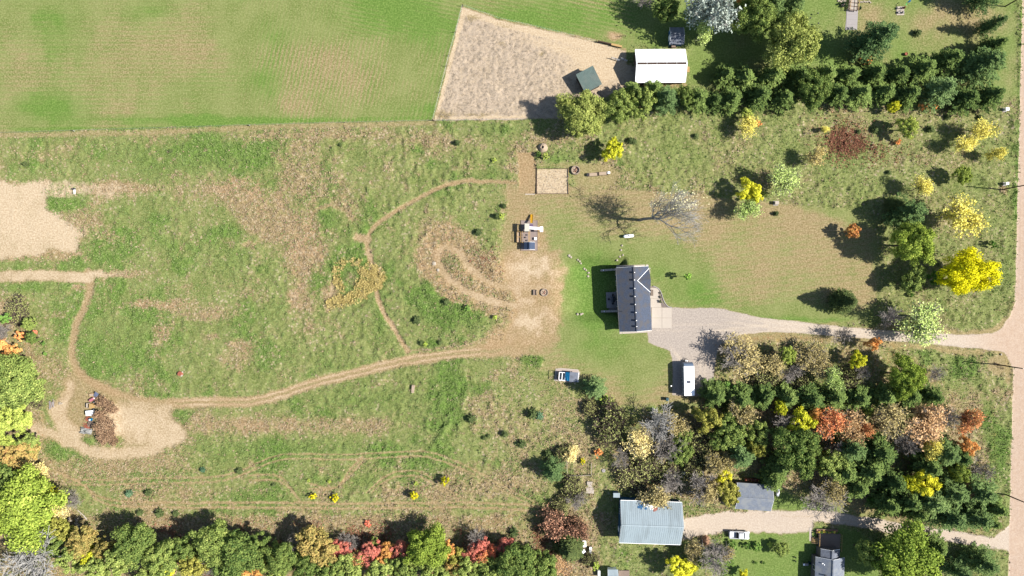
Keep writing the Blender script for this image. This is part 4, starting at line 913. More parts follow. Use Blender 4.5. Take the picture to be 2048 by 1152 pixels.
def where(px, py):
    nm, (lx, ly) = min(LANDMARK.items(), key=lambda kv: math.hypot(kv[1][0] - px, kv[1][1] - py) + (0 if math.hypot(kv[1][0] - px, kv[1][1] - py) > 14 else 400))
    dx, dy = px - lx, py - ly
    a, b = abs(dx), abs(dy)
    v = 'above' if dy < 0 else 'below'; hh = 'left of' if dx < 0 else 'right of'
    if b > 2 * a: return f'{v} {nm}'
    if a > 2 * b: return f'{hh} {nm}'
    return f'{v} {hh} {nm}'
def label_trees():
    byrow = {}
    for t in TREES:
        t['look'] = KIND[t['k']][5]
        if t['row']: byrow.setdefault(t['row'], []).append(t)
    for row, L in byrow.items():
        L.sort(key=lambda t: t['px'])
        for i, t in enumerate(L): t['label'] = f"{t['look']}, {ORD[i]} from the left in {row}"
    grp = {}
    for t in TREES:
        if t['label']: continue
        sz = '' if t['look'].startswith(('small', 'broad')) else ('tall ' if t['r'] >= 32 else ('' if t['r'] >= 17 else 'small '))
        t['base'] = sz + t['look']; grp.setdefault((t['base'], where(t['px'], t['py'])), []).append(t)
    for (b, w), L in grp.items():
        if len(L) == 1: L[0]['label'] = f'{b} {w}'; continue
        xs = [t['px'] for t in L]; ys = [t['py'] for t in L]
        hor = max(xs) - min(xs) >= max(ys) - min(ys)
        L.sort(key=lambda t: t['px'] if hor else t['py'])
        for i, t in enumerate(L):
            if hor: o = 'leftmost' if i == 0 else ('rightmost' if i == len(L) - 1 else f'{ORD[i]} from left')
            else: o = 'uppermost' if i == 0 else ('lowest' if i == len(L) - 1 else f'{ORD[i]} from top')
            t['label'] = f'{b}, {o} of {len(L)} {w}'
            if len(t['label'].split()) > 16: t['label'] = f'{b}, {o} {w}'
label_trees()
def plant_trees():
    protos = {}
    rr = random.Random(5)
    for i, t in enumerate(TREES):
        fam, cols, bark, nm, cat, look = KIND[t['k']]
        lm = leafmat('foliage_' + look.replace(' ', '_').replace('-', '_'), *cols, ds=.02 if t['k'] in ('YB', 'YG', 'Y') else .1) if cols else None
        vs = PROTO[fam]; vi = i % len(vs); R, Hh, parts = vs[vi]
        h = t['h'] or t['r'] * S * DEFH[fam]
        if t['row']: h *= rr.uniform(.9, 1.12)
        x, y = P(t['px'], t['py'], h * .6)
        z0 = gz(x, y) - .03
        key = (t['k'], vi)
        if key not in protos:
            root = bpy.data.objects.new(nm, None); COL.objects.link(root); root.empty_display_size = .5
            for pn, me in parts:
                o = bpy.data.objects.new(pn, me); COL.objects.link(o); o.parent = root
                m = bark if pn in ('trunk', 'stem', 'branches') else lm
                if not me.materials: me.materials.append(None)
                o.material_slots[0].link = 'OBJECT'; o.material_slots[0].material = m
            protos[key] = root
        else:
            src = protos[key]; root = src.copy(); COL.objects.link(root)
            for ch in src.children:
                c = ch.copy(); COL.objects.link(c); c.parent = root
        root.location = (x, y, z0)
        sx = t['r'] * S * (1 - .7 * h / H) / R
        root.scale = (sx * rr.uniform(.94, 1.06), sx * rr.uniform(.94, 1.06), h / Hh)
        root.rotation_euler = (0, 0, rr.uniform(0, 2 * PI))
        if t['k'] == 'YB': root.rotation_euler.z = .1; root.scale = (root.scale[0] * 1.2, root.scale[1] * .84, root.scale[2])
        tag(root, t['label'], cat, GROUPS.get(nm))
plant_trees()
# the big half-bare tree on the lawn, with a few yellow leaves left
def lawn_tree():
    x, y = P(1279, 440, 0)
    t = thing('bare_tree', 'tall half-bare tree with few yellow leaves casting a long branch shadow on the lawn', 'tree', (x, y), 0, GROUPS['bare_tree'])
    a, b, tp = bare_tree(40, 11.5, 20, .42, 4, 4, bias=(.5, .05), up=.5, minr=.02, k=.64)
    for nm, me, m in (('trunk', a, BARKG), ('branches', b, BARKW)):
        me.materials.append(m); o = bpy.data.objects.new(nm, me); COL.objects.link(o); o.parent = t
    sel = tp[(tp[:, 1] > .5)]
    me = tip_leaves(77, sel, .5, 700, .5, .12); me.materials.clear(); me.materials.append(leafmat('lawn_tree_leaves', (196, 188, 140), (218, 212, 172), (228, 222, 190)))
    o = bpy.data.objects.new('leaves', me); COL.objects.link(o); o.parent = t
lawn_tree()
# ------------------------------------------------------------------ buildings and things
M_SHING = mat('roof_shingles', alb(94, 104, 124), .9, .5, 3.2, .4, c2=alb(106, 106, 112), c2amt=.9); M_SHING2 = mat('garage_shingles', alb(146, 154, 168), .9, .4, 3, .3, c2=alb(166, 170, 174), c2amt=.9)
M_SHING3 = mat('house_shingles_pale', alb(140, 146, 160), .9, .4, 3, .3, c2=alb(118, 122, 132), c2amt=.8)
M_WHITE = mat('white_paint', (.78, .78, .77, 1), .5, .05, 1.5); M_WROOF = mat('white_roof_metal', (.82, .83, .84, 1), .45, .03, .8)
M_BROOF = mat('pale_blue_roof_metal', alb(194, 210, 217), .5, .12, 1.1, c2=alb(178, 192, 197), c2amt=.8, stretch=(3, .5, 1)); M_TEAL = mat('teal_siding', alb(60, 112, 146), .7, .1, 2)
M_GREEN = mat('green_roof_metal', alb(104, 126, 120), .55, .3, 1.6, c2=alb(122, 134, 126), c2amt=.8); M_BROWN = mat('brown_siding', alb(128, 96, 84), .8, .15, 2)
M_GREYW = mat('grey_siding', alb(140, 132, 128), .8, .1, 2); M_CREAM = mat('cream_siding', alb(200, 190, 172), .8, .08, 2)
M_CONC = mat('concrete', alb(226, 212, 196), .9, .06, 1.2, .1); M_CONC2 = mat('grey_concrete', alb(196, 188, 186), .9, .1, 1.5, .1)
M_WOOD = mat('weathered_wood', alb(172, 150, 134), .9, .18, 3, .2, stretch=(1, 6, 1)); M_TIMBER = mat('new_timber', alb(222, 182, 120), .8, .12, 3)
M_DARKW = mat('dark_timber', alb(92, 72, 60), .85, .2, 3); M_GLASS = mat('dark_glass', (.02, .025, .03, 1), .1, .05, 1, spec=.6)
M_BLACK = mat('black_plastic', (.02, .02, .022, 1), .6, .1, 2); M_RUBBER = mat('tyre_rubber', (.025, .025, .025, 1), .9, .1, 3); M_GALV = mat('galvanised_steel', (.45, .46, .47, 1), .45, .1, 3, metal=.6)
M_YEL = mat('yellow_plastic', alb(252, 190, 40), .45, .04, 1); M_BLUE = mat('blue_paint', alb(0, 146, 206), .6, .08, 1.5); M_NAVY = mat('navy_roof', alb(66, 84, 116), .7, .12, 3)
M_SILVER = mat('silver_paint', (.62, .63, .65, 1), .3, .03, 1, metal=.3, spec=.6); M_STONE = mat('pale_stone', alb(216, 202, 182), .95, .18, 2.5, .4); M_RED = mat('rusty_red', alb(190, 110, 86), .85, .2, 3); M_RING = mat('fire_ring_concrete', alb(196, 174, 154), .95, .14, 3, .3)
M_STRAW = mat('pale_straw', alb(214, 190, 164), .95, .12, 4, .4); M_ASH = mat('ash', alb(120, 108, 100), .95, .3, 6, .2); M_PINK = mat('pink_plastic', alb(220, 140, 150), .6, .08, 2); M_TARP = mat('grey_tarp', alb(182, 182, 178), .7, .12, 1.5, .3); M_TEALP = mat('teal_plastic', alb(40, 92, 104), .5, .1, 2); M_SOIL = mat('bare_soil', alb(196, 150, 118), .95, .15, 3, .3); M_MULCH = mat('mulch', alb(150, 136, 128), .95, .25, 6, .3)

def slab(mb, a, b, c, d, t):
    """thin sloping sheet a,b,c,d (counter-clockwise from above) with thickness t"""
    top = [Vector(p) for p in (a, b, c, d)]
    n = (top[1] - top[0]).cross(top[3] - top[0]).normalized()
    low = [p - n * t for p in top]; k = len(mb.v)
    mb.v += [tuple(p) for p in low + top]
    for f in ((3, 2, 1, 0), (4, 5, 6, 7), (0, 1, 5, 4), (1, 2, 6, 5), (2, 3, 7, 6), (3, 0, 4, 7)): mb.f.append(tuple(k + i for i in f))
def gable(name, label, loc, rotz, L, W, eave, ridge, wallm, roofm, over=.35, rib=None, ridgem=None, roof_t=.14, group=None, shift=0.0):
    """ridge along local x; L,W are roof outlines; returns the thing"""
    t = thing(name, label, 'house' if 'house' in name else 'building', loc, rotz, group)
    l, w = L / 2 - over, W / 2 - over; rise = ridge - eave
    we = eave - .06 ; wr = eave + rise * (w / (W / 2)) * 1.0 + rise * 0 - .06
    wr = ridge - rise * 0 - .2; we = eave + rise * (over / (W / 2)) - .2
    prof = [(-w, -1.2), (w, -1.2), (w, we), (0, wr), (-w, we)]
    mb = MB(); k = len(mb.v)
    for x in (-l, l): mb.v += [(x, y, z_) for y, z_ in prof]
    mb.f += [(4, 3, 2, 1, 0), (5, 6, 7, 8, 9)] + [(i, (i + 1) % 5, 5 + (i + 1) % 5, 5 + i) for i in range(5)]
    mb.build('wall', wallm, t)
    for sgn in (1, -1):
        r = MB()
        A, B = (-L / 2, sgn * W / 2, eave), (L / 2, sgn * W / 2, eave); C_, D_ = (L / 2, sgn * .004, ridge), (-L / 2, sgn * .004, ridge)
        if sgn > 0: slab(r, D_, C_, B, A, roof_t) if False else slab(r, C_, B, A, D_, roof_t) if False else slab(r, A, D_, C_, B, roof_t)
        else: slab(r, A, B, C_, D_, roof_t)
        if rib:
            n = int(L / rib); nv = Vector((0, sgn * rise, W / 2)).normalized() * .035
            for i in range(n + 1):
                x = -L / 2 + .02 + (L - .04) * i / n
                p0 = Vector((x, sgn * W / 2, eave)); p1 = Vector((x, sgn * .02, ridge))
                for e in (0,):
                    a, b = p0, p1; ox = Vector((.03, 0, 0))
                    r.face([a - ox, a + nv, b + nv, b - ox]); r.face([a + nv, a + ox, b + ox, b + nv])
        r.build('roof_slope', roofm, t)
    rc = MB(); rc.box((0, 0, ridge + .03), (L, .3, .08)); rc.build('ridge_cap', ridgem or roofm, t)
    for x in (-L / 2 + .0, L / 2 - .0):
        for sgn in (1, -1):
            f = MB(); s_ = .02 if x > 0 else -.02
            a, b = Vector((x + s_, sgn * W / 2, eave - .02)), Vector((x + s_, sgn * .01, ridge - .02))
            dn = Vector((0, 0, -.22)); th = Vector((.04 if x > 0 else -.04, 0, 0))
            f.face([a, b, b + dn, a + dn]); f.face([a + th, a + dn + th, b + dn + th, b + th]); f.face([a, a + th, b + th, b]); f.face([a + dn, b + dn, b + dn + th, a + dn + th])
            f.build('fascia', M_WHITE, t)
    return t
def wall_window(parent, c, d, m=None):
    f = MB().box(c, d).build('window', M_WHITE, parent); 
    ax = 0 if d[0] < d[1] else 1
    dd = list(d); dd[1 - ax] -= .16; dd[2] -= .16; dd[ax] += .03
    MB().box(c, dd).build('pane', M_GLASS, f); return f
def wall_door(parent, c, d, m=None, name='door'):
    o = MB().box(c, d).build(name, m or M_WHITE, parent)
    ax = 0 if d[0] < d[1] else 1
    MB().box((c[0] + (.06 if ax == 0 else .3), c[1] + (.06 if ax else .3), c[2]), (.1, .1, .06)).build('handle', M_GALV, o)

# ---- main house (ridge runs up the photograph)
def main_house():
    hx_, hy_ = P(1268.5, 598, 3.4)
    L, W, ev, rd = 15.7, 7.9, 3.1, 4.9
    rot = math.radians(93)
    t = gable('house', 'grey-roofed house with white valley lines and a row of roof vents', (hx_, hy_, 0), rot, L, W, ev, rd, M_CREAM, M_SHING, .4, None, None)
    # local x runs up the photo, local y to the left
    # front cross gable on the right slope
    gx0, gx1, gm = L / 2 - .5, L / 2 - 6.4, L / 2 - 3.4
    depth_y = -W / 2 - .12; zr = rd - .35
    yb = -(rd - zr) / ((rd - ev) / (W / 2)) - .02
    for e, sg in ((gx0, 1), (gx1, -1)):
        r = MB(); A = (e, depth_y, ev + .05); B = (gm, depth_y, zr); C_ = (gm, yb, zr + .02)
        tri = [A, B, C_] if sg < 0 else [A, C_, B]
        r.face(tri); low = [(p[0], p[1], p[2] - .05) for p in tri]; r.face(low[::-1])
        for i in range(3): j = (i + 1) % 3; r.face([tri[j], tri[i], low[i], low[j]])
        r.build('gable_slope', M_SHING, t)
        v = MB(); v.tube((e, depth_y, ev + .09), (gm, yb, zr + .06), .07, .07, 5); v.build('valley_flashing', M_WHITE, t)
    g = MB(); g.face([(gx0, depth_y + .05, ev - .1), (gx1, depth_y + .05, ev - .1), (gm, depth_y + .05, zr - .12)]); g.face([(gx0, depth_y + .2, ev - .1), (gm, depth_y + .2, zr - .12), (gx1, depth_y + .2, ev - .1)]); g.build('gable_wall', M_CREAM, t)
    # vents along the far side of the ridge
    for px_, py_ in ((1267, 545), (1267, 560), (1267.5, 577), (1268, 593), (1268.8, 609), (1270, 625), (1271, 641), (1271.5, 653)):
        x, y = P(px_ + 1.0, py_, 4.9); d = Vector((x - hx_, y - hy_)); c, s_ = math.cos(-rot), math.sin(-rot)
        lx, ly = d.x * c - d.y * s_, d.x * s_ + d.y * c
        zz = rd - abs(ly) * (rd - ev) / (W / 2)
        v = MB().box((lx, ly, zz + .14), (.3, .3, .34)).box((lx, ly, zz + .33), (.44, .44, .05)).build('roof_vent', M_BLACK, t)  # black body puts the vent's shadow into its colour, white cap sits sunward
        MB().box((lx, ly - .1, zz + .365), (.24, .16, .02)).build('vent_cap', M_WHITE, v)
    pl = MB().tube((-2.9, 3.2, ev + .3), (-2.9, 3.2, ev + .9), .06, .06, 8).build('plumbing_vent', M_BLACK, t)
    for sg in (1, -1):
        MB().box((0, sg * (W / 2 + .045), ev - .1), (L - .1, .08, .1)).build('gutter', M_CONC2, t)
    for x in (-5.2, -1.5, 2.2, 5.6): wall_window(t, (x, W / 2 - .4, 1.6), (1.3, .08, 1.2))
    for x in (-1, 2.8, 5.4): wall_window(t, (x, W / 2 - .4, -.9), (1.5, .08, 1.5))
    wall_window(t, (4.4, -W / 2 + .4, 1.6), (1.6, .08, 1.3)); wall_door(t, (.9, -W / 2 + .4, 1.05), (1.0, .08, 2.1)); wall_door(t, (-4.6, -W / 2 + .4, 1.15), (4.9, .08, 2.3), None, 'garage_door')
    # lower storey wall in the hollow
    MB().box((1.6, 3.2, -1.6), (10.6, .6, 3)).build('basement_wall', M_CREAM, t)
main_house()
def slabs():
    base = MB(); pts = [(1300, 572), (1306, 572), (1313, 575), (1319, 580), (1323, 588), (1326, 598), (1330, 606), (1336, 613), (1344, 615), (1344, 656), (1303, 657)]
    w = [P(*p) for p in pts]; base.prism(w[::-1], -.15, .03); o = base.build('patio', mat('patio_joint', alb(170, 156, 140), .95), None, kind='structure')
    for a, b, c, d in ((1303.5, 615, 1323.6, 635.6), (1324, 615.4, 1343.6, 635.6), (1303.5, 636, 1323.6, 656.4), (1324, 636, 1343.6, 656.2), (1301.5, 597, 1322, 614.6), (1300.6, 576, 1318, 596.6)):
        x0, y0 = P(a, b); x1, y1 = P(c, d); MB().box(((x0 + x1) / 2, (y0 + y1) / 2, .05), (abs(x1 - x0), abs(y1 - y0), .05)).build('slab', M_CONC, o)
    e = MB(); q = smooth_line(pts[1:9], 4)
    for a, b in zip(q[:-1], q[1:]): e.tube((*P(*a), .08), (*P(*b), .08), .14, .14, 6)
    e.build('edging', M_CONC2, o)
    bd = MB()
    bed = [(1316, 583), (1320, 590), (1323, 600), (1328, 609), (1334, 614), (1326, 614), (1322, 608), (1319, 598)]
    bd.prism([P(*p) for p in bed][::-1], .0, .085); bd.build('flower_bed', M_MULCH, o)
    # strips along the top and bottom walls
    s1 = MB(); s1.prism([P(*p) for p in ((1233, 531), (1296, 529), (1301, 536), (1300, 548), (1290, 548), (1233, 538))][::-1], -.1, .035); s1.build('gravel_border', M_CONC, None, kind='structure')
    s2 = MB(); s2.prism([P(*p) for p in ((1239, 662), (1303, 659), (1303, 664.5), (1239, 668))][::-1], -.1, .035); s2.build('gravel_border', M_CONC, None, kind='structure')
slabs()
def small_plant(px, py, r, h, m, label, name='potted_shrub'):
    x, y = P(px, py, h / 2); t = thing(name, label, 'plant', (x, y), 0)
    MB().lathe([(r * .5, 0), (r * .65, h * .35), (r * .55, h * .36)], 10).build('pot', M_RING, t)
    me, c = round_crown(int(px), r, h, 9, 22, r * .2, .3); me.materials.clear(); me.materials.append(m); o = bpy.data.objects.new('foliage', me); COL.objects.link(o); o.parent = t
DARKLEAF = leafmat('dark_bed_leaves', (40, 60, 40), (76, 100, 60))
for px_, py_, r, lb in ((1320.5, 586, .3, 'upper small potted shrub in the curved bed by the patio'), (1321, 594, .35, 'middle small potted shrub in the curved bed by the patio'), (1321.5, 603, .5, 'largest dark potted shrub at the lower end of the patio bed')): small_plant(px_, py_, r, r * 1.5, DARKLEAF, lb)
def door_mat():
    x, y = P(1303.8, 585.5, .3); t = thing('bench', 'dark slatted bench against the house on the patio', 'bench', (x, y, .075), 0)
    for i in range(4): MB().box((-.26 + .17 * i, 0, .42), (.13, 1.5, .05)).build('slat', M_WOOD if i % 2 else M_DARKW, t)
    for yy in (-.65, .65): MB().box((0, yy, .2), (.6, .07, .4)).build('leg', M_DARKW, t)
door_mat()
def hollow():
    for (a, b, lb) in (((1203, 540.5), (1236, 538.5), 'upper pale retaining wall in the shadow left of the house'), ((1204, 623.5), (1240, 622), 'lower pale retaining wall in the shadow left of the house')):
        x0, y0 = P(*a); x1, y1 = P(*b); L = math.hypot(x1 - x0, y1 - y0)
        t = thing('retaining_wall', lb, 'wall', ((x0 + x1) / 2, (y0 + y1) / 2, 0), math.atan2(y1 - y0, x1 - x0), 'retaining walls beside the walk-out')
        for k in range(4):
            tp = -1.75 + .5 * k
            MB().box((-L / 2 + L * (k + .5) / 4, 0, (tp - 2.6) / 2), (L / 4 - .03, .42, tp + 2.6)).build('block', M_CONC2, t)
            MB().box((-L / 2 + L * (k + .5) / 4, 0, tp + .05), (L / 4 - .02, .52, .1)).build('coping', M_CONC, t)
        l = MB().box((-L * .34, 0, -1.5), (.12, .12, .3)).lathe([(.0, -1.36), (.16, -1.32), (.14, -1.16), (0, -1.12)], 10, (-L * .34, 0, 0)).build('lamp', M_WHITE, t)
    x, y = P(1225, 600, -1.5); gz_ = -2.3
    t = thing('deck', 'low grey deck in the shade left of the house', 'deck', (x, y, gz_), math.radians(3))
    for k in range(10): MB().box((-1.35 + .3 * k, 0, .42), (.28, 4.0, .05)).build('plank', M_CONC2, t)
    MB().box((0, 0, .19), (2.9, 3.9, .38)).build('frame', M_DARKW, t)
    b = thing('patio_table', 'round table on the shaded deck left of the house', 'table', (x + .1, y + .2, gz_ + .445), 0)
    MB().lathe([(.75, .7), (.75, .75)], 20).build('tabletop', M_GLASS, b); MB().tube((0, 0, 0), (0, 0, .7), .05, .05, 8).lathe([(.3, 0), (.3, .04)], 12).build('leg', M_BLACK, b)
    for k, (lb) in enumerate(('above', 'left of', 'below', 'right of')):
        a = PI / 2 + k * PI / 2; cx, cy = x + .1 + 1.05 * math.cos(a), y + .2 + 1.05 * math.sin(a)
        c = thing('patio_chair', f'patio chair {lb} the round table on the shaded deck', 'chair', (cx, cy, gz_ + .445), a + PI / 2, 'chairs round the deck table')
        MB().box((0, 0, .42), (.48, .48, .06)).build('seat', M_BLACK, c); MB().box((0, -.24, .7), (.46, .05, .55)).build('backrest', M_BLACK, c)
        for sx in (-.2, .2):
            for sy in (-.2, .2): MB().box((sx, sy, .2), (.04, .04, .4)).build('leg', M_BLACK, c)
    s = thing('sunken_patio', 'pale concrete pad beside the shaded deck below the house', 'patio', (*P(1227, 622 - 6, -2.2), gz_), math.radians(3))
    MB().box((0, 0, .05), (2.4, 1.4, .12)).build('slab', M_CONC2, s)
hollow()

# ---- white barn
def white_barn():
    x, y = P(1322.5, 129, 4.0)
    t = gable('barn', 'white metal-roofed barn with a dark strip along its ridge', (x, y, 0), math.radians(.3), 12.35, 8.0, 3.0, 4.8, M_BROWN, M_WROOF, .3, .45, M_WROOF, .12)
    for k in range(5): MB().box((-6.0 + 2.4 * (k + .5), 0, 4.87), (2.3, .5, .12)).build('ridge_vent', M_DARKW, t)
    wall_door(t, (-5.93, -.9, 1.6), (.08, 3.4, 3.1), M_GREYW, 'sliding_door'); wall_door(t, (5.93, -.4, 1.05), (.08, 1.0, 2.1))
    for xx in (-4, -1.3, 1.4, 4.1): wall_window(t, (xx, -3.72, 1.7), (1.1, .08, .9))
    for xx in (-3, 3): wall_window(t, (xx, 3.72, 1.7), (1.1, .08, .9))
    for sg in (1, -1): MB().box((0, sg * 4.06, 2.9), (12.2, .12, .1)).build('gutter', M_WHITE, t)
    rs = MB()
    for k in range(14): rs.box((-4.0 + .27 * k, -3.55 + R_.uniform(-.05, .1), 3.52 + 0.02), (.2, .1 + R_.random() * .1, .01))
    x2, y2 = P(1376, 139, .3); s = thing('doorstep', 'small pale wooden step at the right end of the white barn', 'step', (x2, y2), 0)
    for k in range(4): MB().box((0, -.52 + .35 * k, .2), (.75, .32, .08)).build('plank', M_TIMBER, s)
    MB().box((0, 0, .08), (.7, 1.3, .16)).build('frame', M_WOOD, s)
white_barn()
def lean_to():
    x, y = P(1178, 158.5, 3.0); t = thing('run_in_shed', 'dark green square roofed shed standing tilted in the sand paddock', 'shed', (x, y), math.radians(28))
    L, W = 4.75, 5.0
    r = MB(); slab(r, (-L / 2, -W / 2, 2.6), (L / 2, -W / 2, 2.6), (L / 2, W / 2, 3.2), (-L / 2, W / 2, 3.2), .1)
    for k in range(12):
        xx = -L / 2 + .05 + (L - .1) * k / 11; r.face([(xx - .03, -W / 2, 2.602), (xx, -W / 2, 2.63), (xx, W / 2, 3.23), (xx - .03, W / 2, 3.202)]); r.face([(xx, -W / 2, 2.63), (xx + .03, -W / 2, 2.602), (xx + .03, W / 2, 3.202), (xx, W / 2, 3.23)])
    r.build('roof', M_GREEN, t)
    MB().box((0, -W / 2 + .35, 1.1), (L - .6, .1, 2.8)).build('wall', M_DARKW, t); MB().box((-L / 2 + .35, 0, 1.2), (.1, W - .8, 2.9)).build('wall', M_DARKW, t); MB().box((L / 2 - .35, 0, 1.2), (.1, W - .8, 2.9)).build('wall', M_DARKW, t)
    for xx in (-L / 2 + .4, 0, L / 2 - .4): MB().box((xx, W / 2 - .4, 1.4), (.16, .16, 3.2)).build('post', M_WOOD, t)
lean_to()
def garden_shed():
    x, y = P(1354, 71, 2.4); t = gable('garden_shed', 'small blue-walled shed with dappled grey roof under the silvery tree', (x, y, 0), 0, 3.4, 4.2, 2.2, 3.1, mat('blue_siding', alb(70, 140, 200), .7, .08, 2), M_SHING3, .2)
    wall_door(t, (-1.53, 0, .95), (.08, 1.2, 1.9))
    x, y = P(1346, 92.5, .4); c = thing('wooden_crate', 'small brown wooden crate between the blue shed and the white barn', 'crate', (x, y), 0)
    MB().box((0, 0, .4), (.9, .9, .8)).build('box', M_RED, c); MB().box((0, 0, .83), (1.0, 1.0, .06)).build('lid', M_WOOD, c)
garden_shed()
def blue_barn():
    x, y = P(1302.5, 1047.5, 4.9)
    t = gable('barn', 'pale blue metal-roofed barn with dark teal left wall', (x, y, 0), math.radians(-1.9), 15.0, 10.3, 4.1, 6.6, M_TEAL, M_BROOF, .25, .5, M_BROOF, .12)
    for sg in (1, -1): MB().box((0, sg * 5.2, 4.0), (14.9, .12, .1)).build('gutter', M_WHITE, t)
    wall_door(t, (7.26, .5, 1.8), (.08, 3.6, 3.6), M_WHITE, 'sliding_door'); wall_door(t, (-7.26, -2.8, 1.05), (.08, 1.0, 2.1)); wall_window(t, (-7.26, 1.8, 1.8), (.08, 1.2, 1.0))
    # worn patches: bare bright metal and blue undercoat near the top edge
    sl = 2.5 / 5.15
    for (px_, py_, rx, ry, m, nm, sd) in ((1284, 1011, .9, .55, mat('blue_undercoat', alb(54, 116, 168), .6, .2, 4), 'blue_patch', 3), (1300, 1013, 1.25, .6, mat('bare_bright_metal', (.85, .86, .87, 1), .35, .05, 2), 'bare_patch', 4), (1310, 1017, .5, .35, M_RED, 'rust_patch', 6)):
        rr = random.Random(sd); xw, yw = P(px_, py_, 4.6); d = Vector((xw - x, yw - y)); a = math.radians(1.9); lx, ly = d.x * math.cos(a) - d.y * math.sin(a), d.x * math.sin(a) + d.y * math.cos(a)
        mb = MB()
        for k in range(26):
            u, v = rr.gauss(0, rx * .55), rr.gauss(0, ry * .55); s1, s2 = rr.uniform(.08, .26), rr.uniform(.08, .3)
            yy = min(ly + v, 5.0); zz = lambda q: 6.6 - q * sl + .045
            mb.face([(lx + u - s1, yy - s2, zz(yy - s2)), (lx + u + s1 * .7, yy - s2 * .8, zz(yy - s2 * .8)), (lx + u + s1, min(yy + s2, 5.12), zz(min(yy + s2, 5.12))), (lx + u - s1 * .6, min(yy + s2 * .7, 5.12), zz(min(yy + s2 * .7, 5.12)))])
            for q in range(len(mb.v) - 4, len(mb.v)): mb.v[q] = (mb.v[q][0], mb.v[q][1], mb.v[q][2] + k * .0006)
        mb.build(nm, m, t)
    x, y = P(1233, 990.5, 2.4); s = thing('lean_to_shed', 'tiny grey-blue box shed at the upper left corner of the blue barn', 'shed', (x, y), 0)
    MB().box((0, 0, 1.0), (1.25, .95, 2.4)).build('wall', M_TEAL, s); r = MB(); slab(r, (-.8, -.62, 2.25), (.8, -.62, 2.25), (.8, .62, 2.45), (-.8, .62, 2.45), .08); r.build('roof', M_BROOF, s); wall_door(s, (0, -.5, .9), (.7, .05, 1.7))
    x, y = P(1346, 1003, .5); w = thing('lumber_stack', 'stack of pale boards along the top wall of the blue barn', 'lumber', (x, y), math.radians(-2), 'lumber stacks')
    for k in range(3):
        for j in range(3): MB().box((R_.uniform(-.1, .1), -.3 + .3 * j, .1 + .13 * k), (3.4 - .2 * k, .27, .11)).build('board', M_WOOD if (k + j) % 2 else M_CONC2, w)
blue_barn()
def garage():
    x, y = P(1509.5, 995, 3.4)
    t = gable('garage', 'grey shingled garage with tree-branch shadow across its roof', (x, y, 0), math.radians(-4.0), 8.7, 6.5, 2.9, 4.3, M_GREYW, M_SHING2, .3)
    wall_door(t, (-4.06, 0, 1.2), (.08, 4.2, 2.3), M_GREYW, 'garage_door'); wall_window(t, (1, -2.96, 1.6), (1.1, .08, .9)); wall_door(t, (2.9, -2.96, 1.05), (.95, .08, 2.1))
    x, y = P(1505, 960, .5); w = thing('firewood_stack', 'rust brown stack of firewood behind the grey garage', 'firewood', (x, y), math.radians(-4))
    for k in range(9): MB().tube((-1.9 + .45 * k, -.3, .25), (-1.9 + .45 * k, .4, .25), .2, .2, 7).build('log', M_RED if k % 3 else M_SOIL, w)
    for k in range(8): MB().tube((-1.7 + .45 * k, -.3, .58), (-1.7 + .45 * k, .35, .58), .19, .19, 7).build('log', M_SOIL if k % 2 else M_RED, w)
garage()
